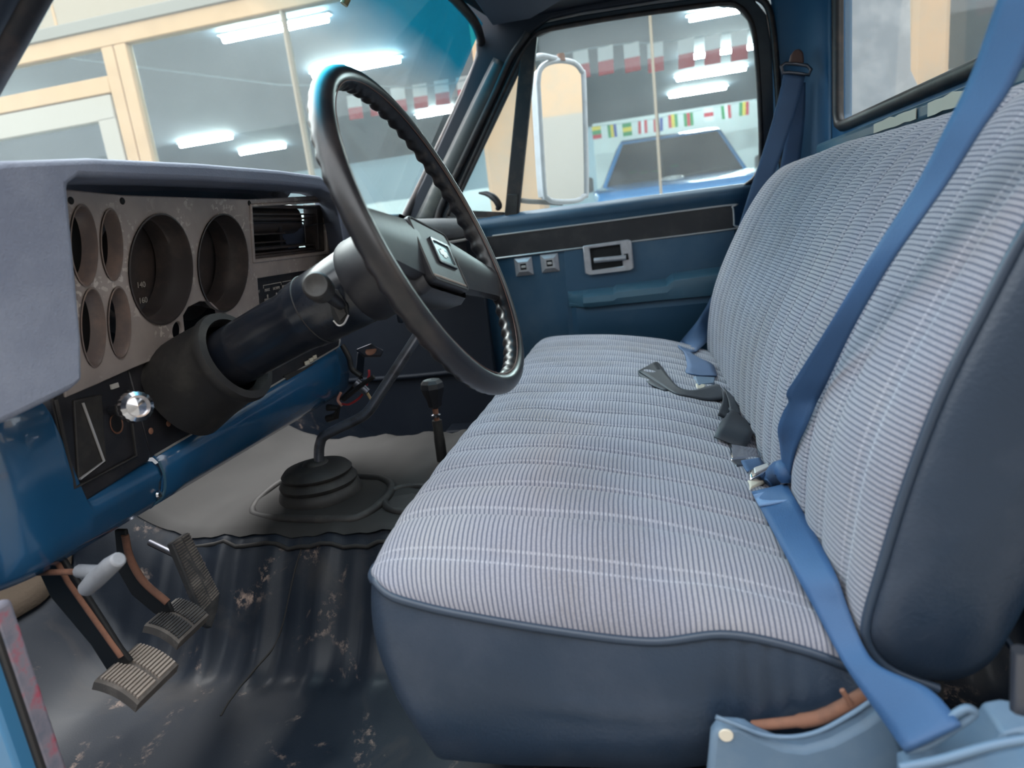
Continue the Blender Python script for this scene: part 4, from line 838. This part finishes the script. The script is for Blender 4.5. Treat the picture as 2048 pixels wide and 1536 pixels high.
# black panel under the bezel
YL = 0.655
plate('lower_black_panel', [V((-0.392, YL, 0.505)), V((0.20, YL-0.004, 0.505)), V((0.198, YL, 0.425)), V((0.190, YL, 0.415)), V((-0.392, YL, 0.378))], [], V((0, 0.02, 0)), M['black'], dash, 0.002)
tube('panel_edge', [V((-0.385, YL-0.001, 0.379)), V((0.188, YL-0.001, 0.4155)), V((0.199, YL-0.001, 0.425)), V((0.20, YL-0.003, 0.50))], 0.0018, M['silver'], dash, 6)
sp = plate('switch_panel', [V((-0.512, YL-0.004, 0.500)), V((-0.396, YL-0.004, 0.503)), V((-0.394, YL-0.004, 0.383)), V((-0.400, YL-0.004, 0.377)), V((-0.515, YL-0.004, 0.366)), V((-0.522, YL-0.004, 0.372))], [], V((0, 0.024, 0)), M['black'], dash, 0.003)
plate('pocket_flap', [PY(148, 800, YL-0.007), PY(205, 788, YL-0.007), PY(214, 925, YL-0.007), PY(158, 962, YL-0.007)], [], V((0, 0.004, 0)), M['rubber'], sp, 0.002)
tube('flap_edge', [PY(166, 806, YL-0.009), PY(208, 922, YL-0.009), PY(160, 958, YL-0.009)], 0.0016, M['silver'], sp, 6)
tube('panel_rim', [PY(112, 800, YL-0.008), PY(150, 975, YL-0.008), PY(272, 912, YL-0.008), PY(256, 780, YL-0.008)], 0.0022, M['rubber'], sp, 6)
box('flap_label', Fr(PY(229, 772, YL-0.006), (1, 0, 0), (0, 1, 0), (0, 0, 1)), -0.006, 0.006, -0.001, 0.001, -0.003, 0.003, M['print'], sp)
lathe('switch_hole', Fr(PY(233, 845, YL-0.0055), (1, 0, 0), (0, 0, 1), (0, -1, 0)), [(0.0, 0.0005), (0.006, 0.0005), (0.008, 0.0)], M['deep'], sp, 16, sy=1.5)
lathe('switch_ring', Fr(PY(233, 848, YL-0.005), (1, 0, 0), (0, 0, 1), (0, -1, 0)), [(0.008, 0.0), (0.0095, 0.001), (0.010, 0.0)], M['rust'], sp, 16, sy=1.3)
kb = PY(224, 822, YL-0.006); kt = PY(270, 814, YL-0.085); kd = (kt-kb).normalized(); ku = kd.orthogonal().normalized()
FK = Fr(kb, ku, kd.cross(ku), kd); kl = (kt-kb).length
hs = thing('headlight_switch', kb, 'knurled chrome headlight switch knob pulled out of the black panel', 'knob')
lathe('shaft', FK, [(0.0, -0.002), (0.0055, 0.0), (0.0055, kl*0.45), (0.009, kl*0.45), (0.009, kl*0.85), (0.0, kl*0.85)], M['steel'], hs, 16)
rows = []
for r_, h_ in ((0.010, kl*0.82), (0.0155, kl*0.86), (0.0175, kl*0.92), (0.0175, kl*1.02), (0.0165, kl*1.10), (0.0125, kl*1.14), (0.0115, kl*1.10), (0.006, kl*1.12), (0.0, kl*1.13)):
    rows.append([FK((r_*(1+(0.05 if (k % 2 and 0.0155 < r_) else 0)))*math.cos(2*math.pi*k/40), (r_*(1+(0.05 if (k % 2 and 0.0155 < r_) else 0)))*math.sin(2*math.pi*k/40), h_) for k in range(40)])
put('knob', fixn(grid(rows, close_v=True)), M['chrome'], hs, 25)
for a, b, x_ in ((302, 862, 0), (337, 847, 0)):
    lathe('panel_screw_hole', Fr(PY(a, b, YL-0.001), (1, 0, 0), (0, 0, 1), (0, -1, 0)), [(0.0, 0.001), (0.003, 0.001), (0.0045, 0.0)], M['rust'], dash, 12)
# blue metal lower edge, two pieces meeting at a seam
def blue(name, x0, x1, ztop, n=20, turn=False):
    rows = []
    for i in range(n+1):
        x = x0+(x1-x0)*i/n; zt = ztop(x); dy = 0.0
        if turn and x < -0.555:
            a = (x+0.555)/-0.105; dy = 0.16*(1-math.sqrt(max(0, 1-min(1, a)**2)))
        rows.append([V((x, y+dy, z)) for y, z in ((YL+0.014, zt+0.002), (YL+0.001, zt), (YL-0.006, zt-0.008), (YL-0.008, 0.5*(zt+0.33)), (YL-0.004, 0.345), (YL+0.004, 0.322), (YL+0.016, 0.310), (YL+0.05, 0.306), (YL+0.085, 0.316), (YL+0.09, 0.34))])
    return put(name, fixn(grid(rows)), M['navy_paint'], dash, 50, solid=0.002)
blue('lower_edge_end', -0.66, -0.391, lambda x: 0.372+0.125*sstep(-0.505, -0.525, x), 60, True)
blue('lower_edge', -0.387, 0.205, lambda x: 0.378+(x+0.387)/0.592*0.036, 12)
tube('edge_seam', crom([V((-0.389, YL-0.008, 0.372)), V((-0.3895, YL-0.011, 0.35)), V((-0.392, YL-0.004, 0.325)), V((-0.394, YL+0.02, 0.308))], 4), 0.0018, M['teal_paint'], dash, 6)
lathe('edge_screw', Fr(V((-0.397, YL-0.002, 0.328)), (1, 0, 0), (0, 0, 1), (0, -1, 0)), [(0, 0.003), (0.004, 0.0025), (0.0055, 0)], M['chrome'], dash, 12)
box('under_brace', WORLD, -0.64, 0.20, YL+0.06, YL+0.10, 0.30, 0.345, M['dark_navy'], dash)
plate('ash_tray_slot', [PY(568, 752, YL-0.003), PY(640, 722, YL-0.003), PY(645, 735, YL-0.003), PY(575, 762, YL-0.003)], [], V((0, 0.003, 0)), M['rubber'], dash)
boxes('slot_lamp', Fr(PY(620, 722, YL-0.004), (1, 0, 0), (0, 1, 0), (0.0, 0, 1)), [(-0.022, -0.006, -0.002, 0, -0.004, 0.003), (-0.004, 0.010, -0.002, 0, -0.002, 0.005), (0.012, 0.026, -0.002, 0, 0.0, 0.007)], M['cream'], dash)
# hanging bracket and wiring under the dash
br = thing('ash_tray_bracket', PY(745, 700, 0.62), 'bent metal bracket with rusty hole hanging under the dash', 'bracket')
bp = [PX(712, 698, 0.20), PX(742, 686, 0.20), PX(768, 700, 0.20), PX(762, 712, 0.20), PX(728, 712, 0.20)]
plate('bracket_plate', bp, [], V((0.004, 0.004, -0.004)), M['steel'], br, 0.002)
plate('bracket_leg', [PX(716, 705, 0.203), PX(730, 712, 0.203), PX(726, 760, 0.21), PX(712, 745, 0.21)], [], V((0.003, 0.003, 0)), M['dark_navy'], br, 0.001)
put('bracket_hole', lathe_mesh(Fr(PX(742, 701, 0.1985), (0, 1, 0), V((0.7, 0, 0.7)), V((-0.7, 0, 0.7))), [(0.0, 0.001), (0.011, 0.001), (0.013, 0.0)], 16), M['rust'], br)
wi = thing('wiring_loom', PY(715, 770, 0.60), 'loose wires and a connector dangling below the dash', 'wires')
W_ = lambda pts, x: crom([PX(a, b, x) for a, b in pts], 6)
tube('wire_sleeve', W_([(684, 690), (698, 715), (704, 738), (722, 752)], 0.14), 0.006, M['wire_black'], wi, 8)
tube('red_wire', W_([(738, 740), (737, 755), (724, 790), (700, 808), (684, 808)], 0.14), 0.0025, M['wire_red'], wi, 6)
tube('black_wire', W_([(724, 752), (705, 775), (690, 790), (676, 802)], 0.15), 0.003, M['wire_black'], wi, 6)
tube('pink_wire', W_([(682, 785), (676, 800), (684, 812)], 0.14), 0.003, mat('wire_pink', (196, 140, 124), 0.5), wi, 6)
tube('tan_wire', W_([(730, 780), (738, 792), (744, 802)], 0.14), 0.003, M['wire_tan'], wi, 6)
tube('connector', [PX(712, 765, 0.13), PX(735, 785, 0.13)], [0.011, 0.009], M['steel'], wi, 8)
tube('connector_blade', [PX(686, 800, 0.12), PX(720, 772, 0.12), PX(748, 753, 0.12)], 0.005, M['wire_black'], wi, 6)
tube('clip', [PX(655, 815, 0.13), PX(676, 816, 0.13), PX(672, 832, 0.13), PX(654, 838, 0.13)], 0.008, M['wire_black'], wi, 8)

# ================================================================== STEERING
WC = V((-0.35, 0.236, 0.62)); TA = math.radians(21)
E3 = V((0, -math.cos(TA), math.sin(TA))); E2 = V((0, math.sin(TA), math.cos(TA))); E1 = V((1, 0, 0))
FC = Fr(WC-E2*0.004, E1, E2, E3)
colm = thing('steering_column', FC(0, 0, -0.42), 'thick black steering column slanting from the dash to the wheel', 'steering column')
SK = 0.085
def ovloft(name, secs, m, par, seg=36):
    return put(name, fixn(grid([[FC(a*math.cos(t)-SK*h, (b if math.sin(t) > 0 else b2)*math.sin(t), h) for t in [2*math.pi*k/seg for k in range(seg)]] for h, a, b, b2 in secs], close_v=True)), m, par, 40)
ovloft('column_jacket', [(-0.42, 0.038, 0.038, 0.040), (-0.34, 0.040, 0.039, 0.043), (-0.26, 0.040, 0.039, 0.044), (-0.222, 0.040, 0.038, 0.045), (-0.215, 0.043, 0.041, 0.046), (-0.20, 0.044, 0.041, 0.047)], M['gloss_black'], colm)
ovloft('column_shroud', [(-0.205, 0.030, 0.030, 0.030), (-0.205, 0.046, 0.0425, 0.048), (-0.19, 0.047, 0.043, 0.049), (-0.118, 0.050, 0.046, 0.052), (-0.112, 0.046, 0.042, 0.048)], M['gloss_black'], colm)
ovloft('column_bowl', [(-0.114, 0.030, 0.030, 0.030), (-0.114, 0.053, 0.049, 0.054), (-0.108, 0.055, 0.051, 0.056), (-0.060, 0.054, 0.050, 0.055), (-0.048, 0.050, 0.046, 0.051), (-0.046, 0.03, 0.03, 0.03)], M['black'], colm)
ovloft('column_cover', [(-0.44, 0.070, 0.060, 0.080), (-0.40, 0.066, 0.060, 0.072), (-0.352, 0.062, 0.058, 0.065), (-0.346, 0.064, 0.061, 0.068), (-0.338, 0.066, 0.062, 0.069), (-0.332, 0.064, 0.060, 0.067), (-0.330, 0.054, 0.050, 0.057), (-0.345, 0.048, 0.046, 0.050)], M['rubber'], colm)
# slot for the lever
xs0 = -0.391
so = plateX('lever_slot', [(655, 590), (668, 577), (676, 580), (694, 612), (697, 628), (688, 646), (678, 650), (666, 640)], xs0, 0.004, M['deep'], colm, (), 0.001)
plateX('slot_plate', [(664, 608), (680, 600), (692, 628), (680, 642)], xs0-0.002, 0.002, M['rubber'], so)
tube('slot_lip', curveX([(667, 641), (677, 651), (688, 647), (697, 630)], xs0-0.001, 4), 0.0012, M['silver'], so, 6)
lv0, lv1 = PX(684, 612, -0.387), PX(636, 574, -0.445)
lvr = tube('turn_signal_lever', [lv0, lv0.lerp(lv1, 0.5), lv1], [0.006, 0.0075, 0.0085], M['black'], colm, 12)
kd = (PX(628, 567, -0.465)-PX(646, 583, -0.425)).normalized(); ku = kd.orthogonal().normalized(); FKk = Fr(PX(645, 582, -0.427), ku, kd.cross(ku), kd)
lathe('lever_knob', FKk, [(0.0, -0.004), (0.0125, -0.002), (0.0150, 0.006), (0.0155, 0.026), (0.0150, 0.031), (0.0125, 0.034), (0.009, 0.0335), (0.0075, 0.0325), (0.0, 0.0322)], M['rubber'], lvr, 32)
lathe('column_screw', Fr(PX(834, 621, -0.375), (0, 1, 0), (0, 0, 1), (-1, 0, 0)), [(0, 0.003), (0.003, 0.0025), (0.004, 0)], M['chrome'], colm, 10)
tube('shroud_seam', [FC(0.0472*math.cos(t)+SK*0.188, (0.0435 if math.sin(t) > 0 else 0.0495)*math.sin(t), -0.188) for t in [math.radians(a) for a in range(60, 301, 10)]], 0.0009, M['rubber'], colm, 5)

sw = thing('steering_wheel', FC(0, 0, -0.05), 'black two-spoke steering wheel with finger grips and padded horn button', 'steering wheel')
ROT = math.radians(-15); W1 = E1*math.cos(ROT)+E2*math.sin(ROT); W2 = -E1*math.sin(ROT)+E2*math.cos(ROT)
FW = Fr(WC, W1, W2, E3)
rows = []
NTH = 420
for i in range(NTH):
    th = 2*math.pi*i/NTH; deg = math.degrees(th) % 360; r_ = []
    grip = 1.0
    for sp_ in (-10, 190, 350):
        grip = min(grip, min(1, abs((deg-sp_+180) % 360-180)/14))
    for k in range(16):
        ph = 2*math.pi*k/16
        wgt = max(0.0, math.cos(ph-math.radians(240)))**1.2       # towards the dash and the hub
        rr = 0.0118+0.0030*wgt*grip*(0.5+0.5*math.sin(th*56))
        if 0.2 < math.cos(ph-math.radians(90)): rr *= 0.97
        R_ = 0.1925+rr*math.cos(ph); r_.append(FW(R_*math.cos(th), R_*math.sin(th), rr*1.08*math.sin(ph)))
    rows.append(r_)
rim = put('rim', fixn(grid(rows, close_u=True, close_v=True)), M['rim_black'], sw, 60)
tube('rim_seam', [FW((0.1925-0.0095)*math.cos(t), (0.1925-0.0095)*math.sin(t), 0.0090) for t in [2*math.pi*k/120 for k in range(120)]], 0.0006, M['brown'], rim, 5, True)
for s_ in (1, -1):
    a0 = math.radians(-11)
    rows = []
    for q in range(9):
        t = q/8; r0 = 0.035+0.152*t; c_ = V((r0*math.cos(a0)*s_, r0*math.sin(a0)-0.012*(1-t)))
        hw = 0.040-0.015*t if t < 0.9 else 0.025+0.03*(t-0.9); e = -0.018+0.016*t; th = 0.015-0.006*t
        tx, ty = -math.sin(a0)*s_, math.cos(a0)
        pr = [(-1, -0.4), (-0.92, 0.35), (-0.2, 0.75), (0.35, 1.0), (0.8, 0.7), (1, 0.1), (0.9, -0.8), (0, -1), (-0.9, -0.9)]
        rows.append([FW(c_.x+tx*hw*u*(1 if s_ > 0 else 1), c_.y+ty*hw*u, e+th*v_) for u, v_ in pr])
    put('spoke', fixn(grid(rows, close_v=True)), M['black'], sw, 30)
FWp = Fr(FW(0.004, -0.024, 0), W1, W2, E3)
rows = []
def rrect(hx, hy, r, n=5):
    out = []
    for cx_, cy_, a0 in ((hx-r, hy-r, 0), (-hx+r, hy-r, 90), (-hx+r, -hy+r, 180), (hx-r, -hy+r, 270)):
        out += [(cx_+r*math.cos(math.radians(a0+90*k/n)), cy_+r*math.sin(math.radians(a0+90*k/n))) for k in range(n+1)]
    return out
for hx, hy, z_ in ((0.050, 0.042, -0.055), (0.060, 0.048, -0.04), (0.064, 0.050, -0.022), (0.060, 0.046, -0.012)):
    rows.append([FWp(a, b, z_) for a, b in rrect(hx, hy, 0.012)])
put('hub', fixn(grid(rows, close_v=True)), M['black'], sw, 30)
pad_o = rrect(0.0545, 0.040, 0.008)
hp = plate('horn_pad', [FWp(a, b, -0.014) for a, b in pad_o], [], E3*0.010, M['black'], sw, 0.003, 3)
tube('pad_bead', [FWp(a*0.96, b*0.96, -0.0042) for a, b in pad_o], 0.0014, M['rubber'], hp, 6, True)
tube('pad_rib', [FWp(-0.048, -0.0335, -0.0042), FWp(0.046, -0.0335, -0.0042)], 0.0016, M['pedal_rib'], hp, 6)
eo = [(a+0.012, b+0.004) for a, b in rrect(0.027, 0.017, 0.003)]; ei = [(a+0.012, b+0.004) for a, b in rrect(0.0225, 0.0125, 0.002)]
plate('emblem_frame', [FWp(a, b, -0.0045) for a, b in eo], [[FWp(a, b, -0.0045) for a, b in ei]], E3*0.003, M['gloss_black'], hp, 0.0008)
plate('emblem', [FWp(a, b, -0.0042) for a, b in ei], [], E3*0.0012, mat('emblem_teal', (96, 128, 132), 0.25, metal=0.4), hp)
plate('emblem_mark', [FWp(0.012+a, 0.004+b, -0.0029) for a, b in ((-0.011, -0.003), (-0.004, -0.003), (-0.005, -0.006), (0.004, -0.006), (0.005, -0.003), (0.012, -0.003), (0.011, 0.003), (0.004, 0.003), (0.005, 0.006), (-0.004, 0.006), (-0.005, 0.003), (-0.012, 0.003))], [], E3*0.0005, M['silver'], hp)

# ================================================================== LEVERS AND PEDALS
gs = thing('gear_lever', (-0.05, 0.62, 0.18), 'bare bent steel gear lever in a ribbed rubber boot', 'gear lever')
tube('lever', crom([(-0.05, 0.616, 0.215), (-0.05, 0.612, 0.250), (-0.05, 0.604, 0.276), (-0.05, 0.588, 0.292), (-0.05, 0.520, 0.318), (-0.05, 0.495, 0.334), (-0.05, 0.470, 0.362), (-0.05, 0.3705, 0.474)], 6), 0.0095, M['lever'], gs, 14)
lathe('lever_tip', Fr((-0.05, 0.371, 0.4735), (1, 0, 0), V((0, 0.74, 0.67)), V((0, -0.67, 0.74))), [(0.0098, -0.004), (0.010, 0.003), (0.0075, 0.006), (0.0, 0.0065)], M['chrome'], gs, 16)
FBt = Fr((-0.05, 0.622, 0.172), (1, 0, 0), (0, 1, 0), (0, 0, 1))
lathe('boot', FBt, [(0.076, 0.0), (0.077, 0.006), (0.073, 0.020), (0.068, 0.024), (0.070, 0.026), (0.072, 0.032), (0.066, 0.040), (0.060, 0.043), (0.064, 0.046), (0.065, 0.050), (0.058, 0.058), (0.032, 0.064), (0.024, 0.065), (0.022, 0.068), (0.012, 0.071), (0.0, 0.072)], M['rubber'], gs, 40)
pl = [PZ(a, b, 0.176) for a, b in ((506, 1022), (520, 1000), (560, 968), (600, 955), (735, 955), (772, 962), (784, 976), (770, 1000), (730, 1030), (690, 1040), (560, 1038), (512, 1032))]
tube('boot_frame', crom(pl+pl[:1], 4)[:-1], 0.0085, M['rubber'], gs, 10, True)
plate('boot_plate', [p+V((0, 0, -0.004)) for p in pl], [], V((0, 0, 0.003)), M['tunnel_top'], gs)
tl = thing('transfer_lever', (0.10, 0.43, 0.17), 'short four-wheel-drive lever with black knob in front of the bench', 'gear lever')
tube('shaft', crom([(0.10, 0.428, 0.165), (0.10, 0.427, 0.22), (0.10, 0.4265, 0.262)], 4), [0.011]*5+[0.010]*4, M['rubber'], tl, 12)
tube('shaft_neck', [(0.10, 0.4265, 0.258), (0.10, 0.426, 0.30)], 0.0058, M['rust'], tl, 10)
lathe('collar', Fr((0.10, 0.4262, 0.272), (1, 0, 0), (0, 1, 0), (0, 0, 1)), [(0.0058, -0.003), (0.010, -0.002), (0.010, 0.002), (0.0058, 0.004)], M['steel'], tl, 14)
lathe('knob', Fr((0.10, 0.4255, 0.288), (1, 0, 0), (0, 1, 0), (0, 0, 1)), [(0.009, 0.0), (0.014, 0.004), (0.0165, 0.020), (0.022, 0.032), (0.0245, 0.042), (0.023, 0.052), (0.017, 0.058), (0.009, 0.060), (0.0, 0.0602)], M['black'], tl, 8, 20)
ob = thing('second_boot_plate', (0.02, 0.45, 0.17), 'dark oval cover on the hump half hidden by the seat', 'cover')
c2 = [PZ(a, b, 0.176) for a, b in ((768, 1002), (780, 985), (808, 975), (850, 975), (870, 990), (850, 1010), (810, 1024), (778, 1018))]
tube('cover_ring', crom(c2+c2[:1], 4)[:-1], 0.007, M['rubber'], ob, 8, True); plate('cover_disc', [p-V((0, 0, 0.004)) for p in c2], [], V((0, 0, 0.003)), M['rubber'], ob)

def pedal(name, label, ctr, hx, hl, dirv, m_pad, m_rib, nrib, cols, curve):
    """pad whose ribs run across the cab; dirv points down the pad"""
    t = thing(name, ctr, label, 'pedal'); dv = V(dirv).normalized(); n_ = E1.cross(dv)
    if n_.z < 0: n_ = -n_
    fr = Fr(ctr, E1, dv, n_)
    f = lambda x, y, z: fr(x, y, z-curve*(y/hl)**2)
    rows = []
    for k in range(9):
        y = -hl+2*hl*k/8
        rows.append([f(-hx, y, -0.014), f(-hx, y, -0.002), f(-hx+0.003, y, 0.0), f(hx-0.003, y, 0.0), f(hx, y, -0.002), f(hx, y, -0.014)])
    me = grid(rows, close_v=True); bm = bmesh.new(); bm.from_mesh(me); bm.verts.ensure_lookup_table()
    bm.faces.new([bm.verts[k] for k in range(6)]); bm.faces.new([bm.verts[8*6+k] for k in range(6)])
    put('pad', frombm(bm), m_pad, t, 30)
    bm = bmesh.new()
    for r in range(nrib):
        y = -hl*0.90+1.8*hl*(r+0.5)/nrib; w_ = 1.8*hl/nrib*0.28
        for x0, x1 in cols:
            v = [bm.verts.new(f(x*hx, y+s*w_, z)) for z in (-0.001, 0.0028) for x, s in ((x0, -1), (x1, -1), (x1, 1), (x0, 1))]
            for q in ((4, 5, 6, 7), (0, 1, 5, 4), (1, 2, 6, 5), (2, 3, 7, 6), (3, 0, 4, 7)): bm.faces.new([v[i] for i in q])
    put('tread', frombm(bm), m_rib, t, 0)
    return t, f
cA = PX(279, 1336, -0.53)
def blade(name, pts, x, th, m, par, edge_pts=None):
    o = plateX(name, pts, x, th, m, par, (), 0.002)
    return o
t, f = pedal('clutch_pedal', 'clutch pedal with pale ribbed square pad, nearest the driver door', cA, 0.035, 0.029, (0, -0.86, -0.50), M['pedal_rubber'], M['pedal_rib'], 12, ((-0.9, -0.08), (0.08, 0.9)), 0.006)
blade('arm', [(60, 1110), (120, 1110), (242, 1300), (262, 1325), (215, 1345), (180, 1290), (100, 1195)], -0.535, 0.006, M['deep'], t)
tube('arm_edge', [PX(104, 1100, -0.534), PX(138, 1162, -0.534), PX(244, 1312, -0.534)], 0.0045, M['rust'], t, 8)
cB = PX(358, 1232, -0.40)
t, f = pedal('brake_pedal', 'brake pedal with grey worn ribbed pad, between clutch and accelerator', cB, 0.033, 0.027, (0, -0.86, -0.50), M['pedal_rubber'], M['pedal_dark'], 12, ((-0.9, -0.08), (0.08, 0.9)), 0.006)
blade('arm', [(228, 1060), (250, 1060), (262, 1120), (290, 1165), (335, 1205), (345, 1225), (310, 1230), (262, 1190), (236, 1145)], -0.405, 0.006, M['deep'], t)
tube('arm_edge', crom([PX(250, 1070, -0.404), PX(260, 1115, -0.404), PX(287, 1163, -0.404), PX(335, 1205, -0.404)], 5), 0.005, M['rust'], t, 8)
ac = thing('accelerator_pedal', PX(395, 1200, -0.32), 'long dark ribbed accelerator pedal leaning on the toe board', 'pedal')
q0, q1, q2, q3 = PX(344, 1086, -0.345), PX(378, 1064, -0.305), PX(440, 1186, -0.305), PX(402, 1226, -0.345)
tip = PX(424, 1256, -0.325)
an = (q1-q0).cross(q3-q0).normalized()
if an.dot(CAM-q0) < 0: an = -an
plate('pad', [q0, q1, q2, PX(437, 1214, -0.308), tip, PX(412, 1250, -0.335), q3], [], -an*0.010, M['pedal_dark'], ac, 0.002)
bm = bmesh.new()
for k in range(26):
    t0, t1 = (k+0.25)/26, (k+0.68)/26
    for s0, s1 in ((0.06, 0.46), (0.54, 0.94)):
        P_ = lambda s, t_: q0.lerp(q1, s).lerp(q3.lerp(q2, s), t_)
        v = [bm.verts.new(P_(s, t_)+an*h) for h in (-0.001, 0.0022) for s, t_ in ((s0, t0), (s1, t0), (s1, t1), (s0, t1))]
        for q in ((4, 5, 6, 7), (0, 1, 5, 4), (1, 2, 6, 5), (2, 3, 7, 6), (3, 0, 4, 7)): bm.faces.new([v[i] for i in q])
put('tread', frombm(bm), M['pedal_rubber'], ac, 0)
tube('rod', [PX(300, 1085, -0.31), PX(352, 1110, -0.33)], 0.005, M['steel'], ac, 8)
ph = thing('brake_release_handle', PX(205, 1148, -0.58), 'grey plastic T-handle on a rusty rod below the dash', 'handle')
tube('grip', [PX(172, 1178, -0.575), PX(188, 1162, -0.58), PX(222, 1130, -0.585), PX(238, 1118, -0.588)], [0.0085, 0.0098, 0.0094, 0.0078], M['grey_handle'], ph, 14, bevel=0.002)
tube('stem', [PX(160, 1142, -0.565), PX(200, 1144, -0.58)], 0.0075, M['grey_handle'], ph, 10)
tube('rod', [PX(60, 1146, -0.545), PX(165, 1143, -0.567)], 0.0035, M['rust'], ph, 8)
# inside mirror stalk hanging from the roof
ms = thing('mirror_stalk', WSX(655, 10), 'stub of the inside mirror stalk at the top of the windshield', 'bracket')
tube('stalk', [WSX(700, -90)+V((0, -0.03, 0.03)), WSX(662, 0)+V((0, -0.03, 0)), WSX(654, 16)+V((0, -0.03, 0))], 0.0065, M['yellow_grey'], ms, 10)
